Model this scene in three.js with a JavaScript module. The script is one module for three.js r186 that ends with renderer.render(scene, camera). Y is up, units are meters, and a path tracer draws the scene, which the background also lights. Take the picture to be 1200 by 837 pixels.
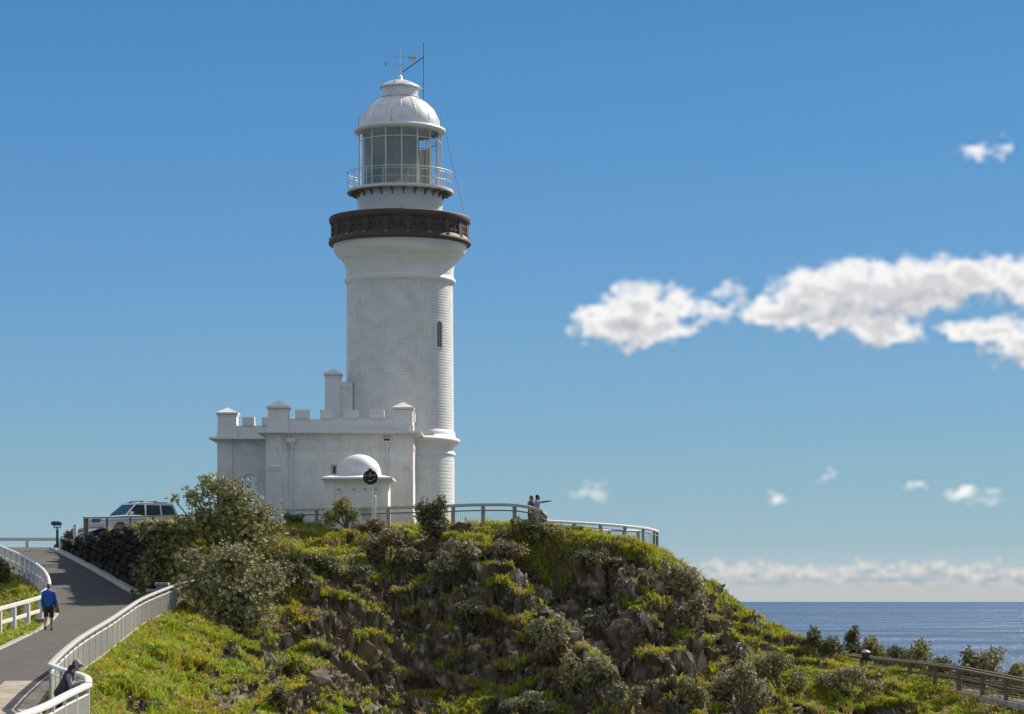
import * as THREE from 'three';
import { mergeGeometries } from 'three/addons/utils/BufferGeometryUtils.js';
import { createNoise2D, createNoise3D } from 'simplex-noise';

// ------------------------------------------------------------------ camera, sky, sun, exposure
const F = 3000, EYE = 700, W = 1200, HGT = 837;          // focal length and eye level, in the photograph's pixels
const scene = new THREE.Scene();
const camera = new THREE.PerspectiveCamera(2 * Math.atan(EYE / F) * 180 / Math.PI, W / (2 * EYE), 1, 120000);
camera.position.set(0, 0, 0);
camera.lookAt(0, 0, -1);
camera.setViewOffset(W, 2 * EYE, 0, 0, W, HGT);           // a shifted lens keeps the verticals upright
camera.updateProjectionMatrix();
const renderer = new THREE.WebGLRenderer({ antialias: true });
renderer.toneMapping = THREE.LinearToneMapping;
const EXPOSURE = 1.65;
renderer.toneMappingExposure = EXPOSURE;
renderer.shadowMap.enabled = true;
const D2R = Math.PI / 180;
const SUN_AZ = 43 * D2R, SUN_EL = 39 * D2R;
const sunDir = new THREE.Vector3(Math.sin(SUN_AZ) * Math.cos(SUN_EL), Math.sin(SUN_EL), -Math.cos(SUN_AZ) * Math.cos(SUN_EL));
const sun = new THREE.DirectionalLight(new THREE.Color().setRGB(1, 0.91, 0.77), 5.0);
sun.position.set(0, 0, -120).addScaledVector(sunDir, 200);
sun.target.position.set(0, 0, -120);
sun.castShadow = true;
Object.assign(sun.shadow.camera, { left: -60, right: 60, top: 60, bottom: -60, near: 10, far: 400 });
sun.shadow.mapSize.set(4096, 4096);
scene.add(sun, sun.target);

// ------------------------------------------------------------------ helpers
function rng(seed) { let a = seed >>> 0; return () => { a = (a + 0x6d2b79f5) | 0; let t = Math.imul(a ^ (a >>> 15), 1 | a); t = (t + Math.imul(t ^ (t >>> 7), 61 | t)) ^ t; return ((t ^ (t >>> 14)) >>> 0) / 4294967296; }; }
const n2 = createNoise2D(rng(11)), n3 = createNoise3D(rng(12));
const clamp = (x, a = 0, b = 1) => Math.min(b, Math.max(a, x));
const sstep = (a, b, x) => { const t = clamp((x - a) / (b - a)); return t * t * (3 - 2 * t); };
const lerp = (a, b, t) => a + (b - a) * t;
const fbm2 = (x, y, o = 4) => { let s = 0, a = 0.5; for (let i = 0; i < o; i++) { s += a * n2(x, y); x = x * 2.03 + 7.1; y = y * 2.03 - 3.7; a *= 0.5; } return s; };
const table = (rows) => (t) => { if (t <= rows[0][0]) return rows[0][1]; for (let i = 1; i < rows.length; i++) if (t <= rows[i][0]) { const [a, p] = rows[i - 1], [b, q] = rows[i]; return lerp(p, q, (t - a) / (b - a)); } return rows[rows.length - 1][1]; };
const srgb = (r, g, b) => [r, g, b].map((c) => { c /= 255; return c <= 0.04045 ? c / 12.92 : ((c + 0.055) / 1.055) ** 2.4; });
const PX = (px, d) => (px - 600) * d / F, PY = (py, d) => (EYE - py) * d / F;
const at = (px, py, d) => new THREE.Vector3(PX(px, d), PY(py, d), -d);
const V = (x, y, z) => new THREE.Vector3(x, y, z);

// the sky: clear air, darker with height, a band of low cloud over the sea and scattered fair-weather cloud
{
  const SW = 4096, SH = 2048, data = new Float32Array(SW * SH * 4);
  const grad = [[-0.5, srgb(190, 196, 198)], [0.35, srgb(180, 194, 200)], [1.2, srgb(153, 183, 195)], [2.4, srgb(141, 178, 196)], [4.2, srgb(125, 170, 201)], [7, srgb(105, 157, 203)], [10, srgb(88, 145, 197)], [13.2, srgb(75, 133, 189)], [25, srgb(68, 125, 184)], [50, srgb(60, 114, 176)], [90, srgb(54, 104, 164)]];
  const air = [0, 1, 2].map((c) => table(grad.map(([e, k]) => [e, k[c]])));
  // puffs of the clouds in degrees: azimuth from the view axis, height, half width, half height
  const puffs = [];
  const deg = (px, py) => { const az = Math.atan((px - 600) / F); return [az / D2R, Math.atan((EYE - py) / F * Math.cos(az)) / D2R]; };
  const k = 1 / F / D2R;
  for (const [px, py, rx, ry, s] of [
    [748, 360, 42, 34, 1], [720, 378, 48, 26, 1], [765, 385, 55, 24, 1], [742, 398, 44, 16, 0.9], [690, 385, 26, 22, 0.9], [790, 358, 30, 22, 0.8], [825, 365, 26, 12, 0.55], [858, 345, 18, 14, 0.5], [840, 370, 22, 10, 0.45],
    [905, 368, 38, 22, 1], [950, 345, 52, 34, 1], [1000, 345, 60, 44, 1.1], [1050, 345, 60, 46, 1.1], [1030, 385, 50, 26, 1], [1090, 335, 60, 36, 1.1], [1140, 328, 60, 28, 1], [1190, 330, 50, 30, 1], [970, 375, 50, 18, 0.9], [1245, 340, 60, 36, 1], [1230, 395, 70, 30, 1],
    [1130, 388, 34, 12, 0.8], [1165, 392, 40, 22, 0.95], [1195, 400, 40, 24, 0.95], [1210, 420, 40, 16, 0.9],
    [1150, 178, 24, 8, 0.62], [1168, 170, 12, 6, 0.5], [692, 580, 16, 8, 0.75], [706, 571, 14, 7, 0.7], [912, 583, 12, 5, 0.6], [968, 556, 9, 9, 0.55], [975, 549, 6, 5, 0.5], [1072, 570, 9, 5, 0.6], [1126, 580, 14, 8, 0.8], [1160, 583, 14, 5, 0.5],
  ]) puffs.push(rx < 25 ? [...deg(px, py), rx * k * 1.05, ry * k * 1.15, s * 0.5] : [...deg(px, py), rx * k, ry * k, s]);
  const field = (az, el) => {
    let best = -1;
    for (const [a, e, rx, ry, s] of puffs) {
      const dx = (az - a) / rx, dy = (el - e) / ry; if (Math.abs(dx) > 1.7 || Math.abs(dy) > 1.7) continue;
      best = Math.max(best, s * (1 - Math.sqrt(dx * dx + dy * dy * (dy < 0 ? 1.25 : 1))));
    }
    return best;
  };
  const dens = (az, el) => {
    const wx = 0.34 * fbm2(az * 1.3 + 40, el * 1.6, 4), wy = 0.24 * fbm2(az * 1.3 - 20, el * 1.6 + 9, 3), b = field(az + wx, el + wy);
    if (b < -0.35) return 0;
    const X = az - 0.35 * el, bil = 1 - 2 * Math.abs(n2(X * 2.3 + 8, el * 3.1)); return b + (0.40 * fbm2(X * 0.9 + 3, el * 1.5 + 1, 5) + 0.07 * bil + 0.05 * fbm2(X * 3.6, el * 6 + 3, 2) + 0.12) * sstep(-0.35, 0.15, b);
  };
  // far-off cloud added over the unseen sky to lighten the shade, as seen through a plane at its height
  const far = (x, y, z) => { const q = 0.9 / (y + 0.10); return sstep(-0.05, 0.36, fbm2(x * q * 1.1 + 5, z * q * 1.1 + 2, 5) + 0.12); };
  const band = (az, el) => { const top = 0.80 + 0.16 * fbm2(az * 0.33, 3, 3) + 0.20 * Math.max(0, fbm2(az * 1.3 + 4, el * 1.5, 5)); return sstep(0.0, 0.26, top - el + 0.16 * fbm2(az * 4, el * 8 + 5, 4)) * sstep(-3, 1.5, az + 2 * n2(az * 0.1, 2)) ; };
  for (let r = 0; r < SH; r++) {
    const el = ((r + 0.5) / SH - 0.5) * 180, ce = Math.cos(el * D2R), y = Math.sin(el * D2R);
    for (let c = 0; c < SW; c++) {
      const th = ((c + 0.5) / SW - 0.5) * 2 * Math.PI, x = Math.cos(th) * ce, z = Math.sin(th) * ce;
      let az = Math.atan2(x, -z) / D2R;
      const o = (r * SW + c) * 4, rgb = air.map((f) => f(el));
      const toSun = x * sunDir.x + y * sunDir.y + z * sunDir.z, glow = 0.75 * Math.pow(Math.max(0, toSun), 8) + 0.10 * Math.pow(Math.max(0, toSun), 2);
      if (el > 0) for (let i = 0; i < 3; i++) rgb[i] *= 1 + glow * [1.3, 1, 0.8][i];
      if (el > -0.3) {
        // low band, pale, over the sea all round
        if (el < 2.6) {
          const b = band(az, el), l = clamp(0.42 + 0.9 * (b - band(az + 0.10, el + 0.14)) + 0.75 * fbm2(az * 1.1 + 3, el * 5.5, 4));
          const body = srgb(194, 195, 195), top = srgb(224, 219, 214), sh = srgb(148, 172, 188);
          const q = sstep(0.12, 0.42, el);
          for (let i = 0; i < 3; i++) rgb[i] = lerp(rgb[i], lerp(body[i], lerp(sh[i], top[i], l), q), b * 0.92);
        }
        if (az > -16 && az < 22 && el < 17) {
          const dd = dens(az, el), a = Math.pow(sstep(0.0, 0.62, dd), 0.85);
          if (a > 0) {
            const lit = clamp(0.62 + 0.85 * (dd - dens(az + 0.25, el + 0.40)) + 0.22 * fbm2(az * 1.4, el * 2.2, 4)), thick = sstep(0.45, 1.05, dd);
            const bright = srgb(251, 249, 246), grey = srgb(150, 154, 170);
            const t = clamp(lit * (1 - 0.42 * thick) + 0.34 * (1 - thick));
            for (let i = 0; i < 3; i++) rgb[i] = lerp(rgb[i], lerp(grey[i], bright[i], t), a * 0.97);
          }
        } else if (el > 2) {
          const edge = sstep(0, 6, Math.max(-16 - az, az - 22, el - 17)), a = far(x, y, z) * edge * sstep(2, 6, el);
          const bright = srgb(238, 235, 231);
          for (let i = 0; i < 3; i++) rgb[i] = lerp(rgb[i], bright[i], a * 0.9);
        }
      }
      data[o] = rgb[0] / EXPOSURE; data[o + 1] = rgb[1] / EXPOSURE; data[o + 2] = rgb[2] / EXPOSURE; data[o + 3] = 1;
    }
  }
  { // the sky is read with a smoothing filter: undo its blur round the clouds in view
    const c0 = Math.floor((-16 - 90 + 180) / 360 * SW), c1 = Math.ceil((23 - 90 + 180) / 360 * SW), r0 = Math.floor(0.5 * SH) - 6, r1 = Math.ceil((17.5 / 180 + 0.5) * SH), w = c1 - c0, h = r1 - r0;
    for (let ch = 0; ch < 3; ch++) {
      const f = new Float32Array(w * h); for (let r = 0; r < h; r++) for (let c = 0; c < w; c++) f[r * w + c] = data[((r + r0) * SW + c + c0) * 4 + ch];
      let q = f.slice(); const t = new Float32Array(w * h);
      for (let it = 0; it < 2; it++) { const nx = q.slice(); for (let r = 0; r < h; r++) for (let c = 0; c < w; c++) { const k = r * w + c; t[k] = (q[r * w + Math.max(0, c - 1)] + 4 * q[k] + q[r * w + Math.min(w - 1, c + 1)]) / 6; } for (let r = 0; r < h; r++) for (let c = 0; c < w; c++) { const k = r * w + c; nx[k] = q[k] + f[k] - (t[Math.max(0, r - 1) * w + c] + 4 * t[k] + t[Math.min(h - 1, r + 1) * w + c]) / 6; } q = nx; }
      for (let r = 8; r < h - 4; r++) for (let c = 4; c < w - 4; c++) data[((r + r0) * SW + c + c0) * 4 + ch] = Math.max(0.01, lerp(f[r * w + c], q[r * w + c], 0.6));
    }
  }
  const sky = new THREE.DataTexture(data, SW, SH, THREE.RGBAFormat, THREE.FloatType);
  sky.mapping = THREE.EquirectangularReflectionMapping; sky.magFilter = sky.minFilter = THREE.LinearFilter; sky.needsUpdate = true;
  scene.background = sky; scene.environment = sky;
}

// ------------------------------------------------------------------ materials
function noiseTex(size, seed, make, color) {
  const a = new Uint8Array(size * size * 4), r = rng(seed);
  for (let y = 0; y < size; y++) for (let x = 0; x < size; x++) { const v = make(x / size, y / size, r), o = (y * size + x) * 4; for (let i = 0; i < 3; i++) a[o + i] = clamp(Array.isArray(v) ? v[i] : v) * 255; a[o + 3] = 255; }
  const t = new THREE.DataTexture(a, size, size, THREE.RGBAFormat); t.wrapS = t.wrapT = THREE.RepeatWrapping; t.magFilter = THREE.LinearFilter; t.minFilter = THREE.LinearFilter;
  if (color) t.colorSpace = THREE.SRGBColorSpace; t.needsUpdate = true; return t;
}
// noise that closes on itself at the edge of the tile
const tileN = (u, v, f, ox = 0) => { const a = u * 2 * Math.PI, b = v * 2 * Math.PI, R = f / (2 * Math.PI); return n3(Math.cos(a) * R + ox, Math.sin(a) * R + Math.cos(b) * R * 0.7, Math.sin(b) * R + ox * 0.3); };
const lin = (r, g, b) => new THREE.Color().setRGB(r, g, b);
const std = (c, rough = 0.8, more = {}) => new THREE.MeshStandardMaterial({ color: lin(...c), roughness: rough, ...more });
const rep = (t, x, y) => { const q = t.clone(); q.repeat.set(x, y); q.needsUpdate = true; return q; };
const grain = noiseTex(512, 3, (u, v, r) => 0.5 + 0.22 * tileN(u, v, 6) + 0.16 * tileN(u, v, 24, 5) + 0.3 * (r() - 0.5));
const paintTint = noiseTex(512, 4, (u, v, r) => { const s = 0.5 + 0.5 * tileN(u, v * 0.25, 14), q = 0.93 + 0.03 * tileN(u, v, 5, 2) + 0.018 * tileN(u, v, 20, 7) + 0.02 * (r() - 0.5) - 0.07 * sstep(0.72, 1, s) * (0.5 + 0.5 * tileN(u, v, 3, 9)); return [q, q * 0.992, q * 0.975]; }, true);
const courseBump = noiseTex(512, 6, (u, v, r) => { const c = (v * 16) % 1, j = Math.min(c, 1 - c) * 32; return 0.55 * sstep(0, 2.0, j) + 0.2 + 0.08 * tileN(u, v, 18) + 0.05 * r(); });
const asphaltMap = noiseTex(1024, 7, (u, v, r) => { const q = 0.62 + 0.06 * tileN(u, v, 4) + 0.03 * tileN(u, v, 17, 3) + 0.34 * (r() - 0.5) + (r() < 0.04 ? 0.2 : 0); return [q, q * 0.965, q * 0.93]; }, true);
const concreteMap = noiseTex(512, 8, (u, v, r) => { const q = 0.8 + 0.10 * tileN(u, v, 5) + 0.06 * tileN(u, v, 22, 4) + 0.10 * (r() - 0.5); return [q, q * 0.98, q * 0.94]; }, true);
const woodMap = noiseTex(512, 9, (u, v, r) => { const q = 0.68 + 0.2 * tileN(u * 1, v * 0.06, 60) + 0.1 * tileN(u, v, 8, 3) + 0.06 * (r() - 0.5); return [q, q * 0.95, q * 0.9]; }, true);
const M = {
  white: std([0.78, 0.78, 0.775], 0.55, { map: rep(paintTint, 1, 1), bumpMap: rep(grain, 3, 3), bumpScale: 0.004 }),
  whiteCourse: std([0.78, 0.78, 0.775], 0.55, { map: rep(paintTint, 0.2, 0.2), bumpMap: rep(courseBump, 0.33, 0.33), bumpScale: 0.016 }),
  whiteMetal: std([0.72, 0.72, 0.72], 0.38, { map: rep(paintTint, 1, 1) }),
  domeMetal: new THREE.MeshPhysicalMaterial({ color: lin(0.78, 0.78, 0.79), roughness: 0.32, clearcoat: 0.3, clearcoatRoughness: 0.25, map: rep(paintTint, 2, 1) }),
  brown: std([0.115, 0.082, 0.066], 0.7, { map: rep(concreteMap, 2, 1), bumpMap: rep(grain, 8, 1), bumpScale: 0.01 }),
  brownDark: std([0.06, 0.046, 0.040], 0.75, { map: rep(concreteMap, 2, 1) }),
  rust: std([0.42, 0.33, 0.24], 0.85, { map: rep(concreteMap, 3, 1) }),
  glass: new THREE.MeshPhysicalMaterial({ color: lin(0.90, 0.95, 0.97), roughness: 0.02, transmission: 1, thickness: 0, ior: 1.5, specularIntensity: 0.55 }),
  carGlass: new THREE.MeshPhysicalMaterial({ color: lin(0.10, 0.16, 0.17), roughness: 0.03, transmission: 0.75, thickness: 0, ior: 1.5 }),
  curtain: new THREE.MeshPhysicalMaterial({ color: lin(0.42, 0.39, 0.32), roughness: 0.95, transmission: 0.16, thickness: 0, side: THREE.DoubleSide, bumpMap: rep(grain, 30, 0.2), bumpScale: 0.03 }),
  dark: std([0.03, 0.032, 0.035], 0.6),
  black: std([0.014, 0.014, 0.017], 0.5),
  steel: std([0.30, 0.32, 0.34], 0.45, { metalness: 0.3 }),
  galv: std([0.46, 0.47, 0.48], 0.5, { metalness: 0.15, map: rep(concreteMap, 1, 1) }),
  galvDark: std([0.13, 0.14, 0.145], 0.55, { metalness: 0.2 }),
  timber: std([0.33, 0.29, 0.25], 0.85, { map: woodMap, bumpMap: woodMap, bumpScale: 0.006 }),
  railGrey: std([0.60, 0.60, 0.61], 0.5, { map: rep(concreteMap, 1, 1) }),
  asphalt: std([0.14, 0.13, 0.12], 0.92, { map: rep(asphaltMap, 0.25, 0.25), bumpMap: rep(asphaltMap, 0.5, 0.5), bumpScale: 0.006 }),
  concrete: std([0.42, 0.41, 0.39], 0.85, { map: rep(concreteMap, 0.4, 0.4), bumpMap: rep(grain, 1, 1), bumpScale: 0.004 }),
  kerb: std([0.58, 0.58, 0.58], 0.8, { map: rep(concreteMap, 0.5, 0.5), bumpMap: rep(grain, 1, 1), bumpScale: 0.004 }),
  bark: std([0.13, 0.105, 0.085], 0.95, { bumpMap: rep(grain, 4, 2), bumpScale: 0.01 }),
  teal: std([0.012, 0.075, 0.10], 0.45),
  mesh: new THREE.MeshStandardMaterial({ color: lin(0.36, 0.38, 0.39), roughness: 0.5, metalness: 0.2 }),
};
const wet = (a) => a;

// ------------------------------------------------------------------ object helpers
const taken = new Map();
function numbered(n) { const k = taken.get(n) ?? 0; taken.set(n, k + 1); return k ? `${n}_${String(k).padStart(3, '0')}` : n; }
function tag(o, label, category, group) { Object.assign(o.userData, { label, category }); if (group) o.userData.group = group; return o; }
function thing(name, label, category, pos = V(0, 0, 0), group) { const g = new THREE.Group(); g.name = numbered(name); g.position.copy(pos); scene.add(g); return tag(g, label, category, group); }
function part(name, geo, mat, parent) { const m = new THREE.Mesh(geo, mat); m.name = name; m.castShadow = m.receiveShadow = true; parent.add(m); return m; }
function structure(name, geo, mat) { const m = part(name, geo, mat, scene); m.name = numbered(name); m.userData.kind = 'structure'; return m; }
const box = (x0, x1, y0, y1, z0, z1) => { const g = new THREE.BoxGeometry(Math.abs(x1 - x0), Math.abs(y1 - y0), Math.abs(z1 - z0)); g.translate((x0 + x1) / 2, (y0 + y1) / 2, (z0 + z1) / 2); metreUV(g); return g; };
function metreUV(g) { // planar uv in metres by the face's main axis
  const p = g.attributes.position, n = g.attributes.normal, uv = new Float32Array(p.count * 2);
  for (let i = 0; i < p.count; i++) { const ax = Math.abs(n.getX(i)), ay = Math.abs(n.getY(i)), az = Math.abs(n.getZ(i)); if (ay > ax && ay > az) { uv[2 * i] = p.getX(i); uv[2 * i + 1] = p.getZ(i); } else if (ax > az) { uv[2 * i] = p.getZ(i); uv[2 * i + 1] = p.getY(i); } else { uv[2 * i] = p.getX(i); uv[2 * i + 1] = p.getY(i); } }
  g.setAttribute('uv', new THREE.BufferAttribute(uv, 2)); return g;
}
function chamfer(x0, x1, y0, y1, z0, z1, b = 0.02) { // a box with bevelled upright and top edges
  const w = x1 - x0, d = z1 - z0, s = new THREE.Shape(); b = Math.min(b, w * 0.3, d * 0.3, (y1 - y0) * 0.3);
  s.moveTo(-w / 2 + b, -d / 2 + b); s.lineTo(w / 2 - b, -d / 2 + b); s.lineTo(w / 2 - b, d / 2 - b); s.lineTo(-w / 2 + b, d / 2 - b); s.closePath();
  const g = new THREE.ExtrudeGeometry(s, { depth: y1 - y0 - 2 * b, bevelThickness: b, bevelSize: b, bevelSegments: 2, steps: 1 });
  g.translate(0, 0, b); g.rotateX(-Math.PI / 2); g.translate((x0 + x1) / 2, y0, (z0 + z1) / 2); return metreUV(g);
}
const lathe = (rows, seg = 96) => new THREE.LatheGeometry(rows.map(([r, y]) => new THREE.Vector2(r, y)), seg);
const merge = (list) => mergeGeometries(list.map((g) => { const q = g.index ? g.toNonIndexed() : g; for (const k of Object.keys(q.attributes)) if (!['position', 'normal', 'uv', 'color'].includes(k)) q.deleteAttribute(k); return q; }));
function bar(a, b, r, seg = 6, r2 = r) { const v = b.clone().sub(a), g = new THREE.CylinderGeometry(r2, r, v.length(), seg, 1); g.applyQuaternion(new THREE.Quaternion().setFromUnitVectors(V(0, 1, 0), v.clone().normalize())); g.translate((a.x + b.x) / 2, (a.y + b.y) / 2, (a.z + b.z) / 2); return g; }
const RAIL = [[-0.6, 0], [0.6, 0], [0.9, -0.16], [1, -0.42], [1, -0.9], [0.85, -1], [-0.85, -1], [-1, -0.9], [-1, -0.42], [-0.9, -0.16]];
function sweep(pts, w, h) { // a rail of rectangular section along a line of points, mitred; the points run along its top
  const pos = [], idx = [], uv = []; let run = 0;
  pts.forEach((p, i) => {
    const a = pts[Math.max(0, i - 1)], b = pts[Math.min(pts.length - 1, i + 1)], t1 = V(p.x - a.x, 0, p.z - a.z).normalize(), t2 = V(b.x - p.x, 0, b.z - p.z).normalize();
    const t = t1.clone().add(t2).normalize(), side = V(-t.z, 0, t.x), c = Math.max(0.4, i && i < pts.length - 1 ? Math.sqrt((1 + t1.dot(t2)) / 2) : 1), s = w / 2 / c;
    if (i) run += p.distanceTo(pts[i - 1]);
    for (const [u, v] of RAIL) { pos.push(p.x + side.x * s * u, p.y + h * v, p.z + side.z * s * u); uv.push(run, u * w / 2 + v * h); }
  });
  const n = RAIL.length, e = (pts.length - 1) * n;
  for (let i = 0; i < pts.length - 1; i++) for (let k = 0; k < n; k++) { const a = i * n + k, b = i * n + (k + 1) % n, c = a + n, d = b + n; idx.push(a, b, c, b, d, c); }
  for (let k = 1; k < n - 1; k++) idx.push(0, k + 1, k, e, e + k, e + k + 1);
  const g = new THREE.BufferGeometry(); g.setAttribute('position', new THREE.Float32BufferAttribute(pos, 3)); g.setAttribute('uv', new THREE.Float32BufferAttribute(uv, 2)); g.setIndex(idx);
  const q = g.toNonIndexed(); q.computeVertexNormals(); return q;
}
function smooth(pts, step = 0.6) { const c = new THREE.CatmullRomCurve3(pts, false, 'centripetal'); return c.getSpacedPoints(Math.max(2, Math.round(c.getLength() / step))); }

// ------------------------------------------------------------------ the lie of the land (x to the right, d away from the camera, heights from the camera's)
const roadY = table([[10, -3.9], [30, -3.5], [44, -3.1], [52, -2.85], [60, -2.6], [72.5, -2.17], [82, -1.74], [94, -1.22], [107, -0.48], [115, 0.08], [120, 0.42], [132.6, 1.36], [137, 1.72], [145, 2.35], [152, 2.86], [158, 3.08], [166, 3.2], [200, 3.2]]);
const roadL = table([[10, -15], [40, -15.5], [60, -16], [83.5, -16.7], [95, -17.5], [100, -18], [104, -18.5], [117, -21], [137, -26.9], [152, -31.4], [160, -34], [175, -36]]);
const roadR = table([[10, -8.2], [44, -8.7], [51.5, -9.0], [55, -9.7], [59.5, -11.0], [64, -11.6], [72.5, -12.5], [82, -13.1], [96.5, -14.2], [104, -14.4], [109, -14.8], [115, -16.4], [132.6, -21.2], [152, -26.9], [160, -29], [175, -31]]);
const rimD = table([[-14, 130], [-12, 131], [-9, 130.5], [-5, 127.8], [-2, 125.4], [0, 123.6], [1.5, 122.8], [3, 123], [5, 122.6], [7, 122.4], [8.5, 124], [10, 127]]);
const CP = [];
for (const [px, py, d] of [
  [350, 622, 133], [450, 622, 130.5], [520, 620, 128], [560, 619, 126], [600, 622, 124], [630, 624, 122.2], [655, 632, 122.8], [700, 640, 123.4], [740, 640, 122.5], [762, 640, 122.5],
  [800, 672, 125], [835, 704, 125], [880, 728, 126], [940, 754, 127], [1000, 774, 127], [1060, 786, 124], [1110, 803, 121], [1150, 817, 118], [1195, 830, 115],
  [110, 837, 66], [150, 800, 75], [160, 837, 72], [200, 760, 90], [250, 837, 86], [250, 780, 94], [215, 715, 106], [280, 742, 104], [330, 720, 111], [300, 690, 114], [300, 655, 120], [260, 650, 120], [350, 800, 101], [350, 837, 99], [340, 650, 126], [400, 645, 126], [400, 665, 121],
  [350, 700, 116], [385, 690, 116.5], [430, 693, 117], [440, 760, 113.5], [450, 837, 111], [400, 837, 107], [380, 760, 111],
  [490, 680, 120], [500, 760, 116.5], [520, 837, 112.5], [560, 655, 122.5], [600, 690, 118.5], [640, 735, 115], [680, 790, 112], [720, 837, 109], [600, 780, 113.5], [600, 837, 110],
  [620, 665, 122.2], [650, 690, 121.6], [655, 735, 120.4], [700, 790, 117], [735, 812, 114.5], [690, 670, 121.5], [720, 690, 120.5], [760, 700, 120.5], [780, 745, 118], [760, 790, 115], [770, 837, 112.5],
  [830, 738, 122], [850, 782, 119.5], [850, 837, 115.5], [900, 776, 123], [920, 810, 119], [950, 837, 117], [1010, 800, 121.5], [1040, 837, 117.5], [1100, 837, 116],
]) CP.push([PX(px, d), d, PY(py, d)]);
for (const p of [[-12, 134, 3.55], [-6, 134, 3.5], [0, 130, 3.4], [0, 140, 3.5], [-12, 145, 3.5], [-6, 150, 3.5], [-20, 134, 3.4], [-18, 128, 3.3], [-16, 122, 2.9], [-14, 124, 3.2], [-14.2, 117, 1.7], [-22, 142, 3.4], [-26, 154, 3.4], [-28, 160, 3.3], [-20, 160, 3.4], [-8, 165, 3], [4, 128, 2.7], [6, 132, 2.6], [4, 140, 2.6], [7.6, 128, 2.2], [6, 150, 1],
  [11, 135, -2.2], [14, 142, -5], [18, 135, -6], [24, 130, -8], [24, 120, -5.6], [28, 112, -6], [24, 150, -14], [36, 130, -14], [40, 100, -14], [0, 180, -5], [-30, 180, -4], [20, 180, -28],
  [-10, 60, -3.4], [-7, 52, -4.2], [-6, 60, -5], [-7, 70, -5], [-4, 80, -6.5], [0, 90, -8], [-6, 45, -5], [0, 50, -9], [0, 70, -9], [6, 100, -10], [10, 108, -8], [16, 110, -7], [10, 90, -13], [20, 90, -14], [30, 80, -18], [0, 30, -9], [20, 40, -20], [-4, 98, -6.2], [-2, 103, -6],
  [-13.5, 100, -1.05], [-12.2, 82, -2], [-11.4, 72.5, -2.6], [-13.0, 108.5, -0.2],
  [-20, 90, -2.2], [-24, 90, -4], [-22, 105, -1.7], [-26, 110, -2.6], [-24.5, 118, -0.9], [-30, 125, -2], [-32, 140, 0.2], [-38, 140, -4], [-40, 160, 0], [-20, 60, -3.8], [-30, 60, -8], [-40, 100, -10], [-20, 30, -4.5], [-40, 30, -12], [-60, 120, -18], [50, 130, -24], [60, 60, -34], [-60, 60, -20], [60, 180, -40], [-60, 180, -20], [0, 15, -7]]) CP.push(p);
// a smooth surface through those points
const rbf = (() => {
  const n = CP.length, A = CP.map((a, i) => { const row = CP.map((b) => Math.hypot(a[0] - b[0], a[1] - b[1])); row[i] -= 0.25; row.push(1, a[2]); return row; });
  A.push([...CP.map(() => 1), 0, 0]);
  for (let c = 0; c <= n; c++) { let b = c; for (let r = c + 1; r <= n; r++) if (Math.abs(A[r][c]) > Math.abs(A[b][c])) b = r; [A[c], A[b]] = [A[b], A[c]]; for (let r = 0; r <= n; r++) if (r !== c) { const f = A[r][c] / A[c][c]; if (f) for (let k = c; k <= n + 1; k++) A[r][k] -= f * A[c][k]; } }
  const w = A.map((r, i) => r[n + 1] / r[i]);
  return (x, d) => { let s = w[n]; for (let i = 0; i < n; i++) s += w[i] * Math.hypot(x - CP[i][0], d - CP[i][1]); return s; };
})();
const ridged = (x, y, o = 4) => { let s = 0, a = 0.5; for (let i = 0; i < o; i++) { s += a * (1 - 2 * Math.abs(n2(x, y))); x = x * 2.1 + 3.3; y = y * 2.1 + 1.7; a *= 0.5; } return s; };
function roughness(x, d) { const front = sstep(0.2, 2.2, rimD(clamp(x, -14, 10)) - d), side = sstep(0.6, 4.5, x - roadR(d) - (d > 108 ? 2.5 : 0)), right = x > 9 ? 0.55 * sstep(9, 11, x) * (1 - sstep(16, 19.5, x + 0.35 * (d - 118))) : 0; return Math.max(front * (x > 9 ? 1 - 0.4 * sstep(9, 14, x) : 1), right) * side * (1 - 0.75 * sstep(17.5, 20, x)); }
// spurs (+) and gullies (-) down the seaward face: points [pixel, pixel, distance], rise, width
const FOLDS = [[[[548, 650, 123], [600, 690, 118.5], [640, 735, 115], [690, 790, 112], [725, 850, 108]], 1.15, 1.15], [[[655, 672, 122], [662, 735, 120], [705, 792, 116.4], [742, 830, 112.5]], -1.7, 1.2], [[[690, 665, 122], [745, 720, 119], [775, 780, 115.5], [785, 850, 112]], 0.9, 1.5], [[[372, 690, 117], [395, 740, 113], [385, 850, 106]], 0.95, 1.5], [[[455, 700, 118], [475, 760, 114.5], [470, 850, 110]], -0.7, 0.9], [[[815, 695, 123.4], [822, 705, 123]], 0.8, 0.7], [[[858, 752, 121], [864, 760, 120.6]], 0.8, 0.8], [[[330, 690, 114], [345, 760, 108], [330, 850, 99]], -0.6, 1.0], [[[590, 655, 123], [640, 665, 122.4]], -0.5, 1.0], [[[218, 837, 82], [232, 815, 85]], 0.5, 0.8], [[[150, 830, 73], [152, 815, 74]], 0.28, 0.5]].map(([p, a, w]) => [p.map(([px, py, d]) => [PX(px, d), d]), a, w]);
function folds(x, d) { let s = 0; for (const [p, a, w] of FOLDS) { let m = 1e9; for (let i = 0; i < p.length - 1; i++) { const [ax, ad] = p[i], [bx, bd] = p[i + 1], ux = bx - ax, ud = bd - ad, t = clamp(((x - ax) * ux + (d - ad) * ud) / (ux * ux + ud * ud)); m = Math.min(m, (x - ax - ux * t) ** 2 + (d - ad - ud * t) ** 2); } if (m < 9 * w * w) s += a * Math.exp(-m / (w * w)); } return s; }
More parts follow.
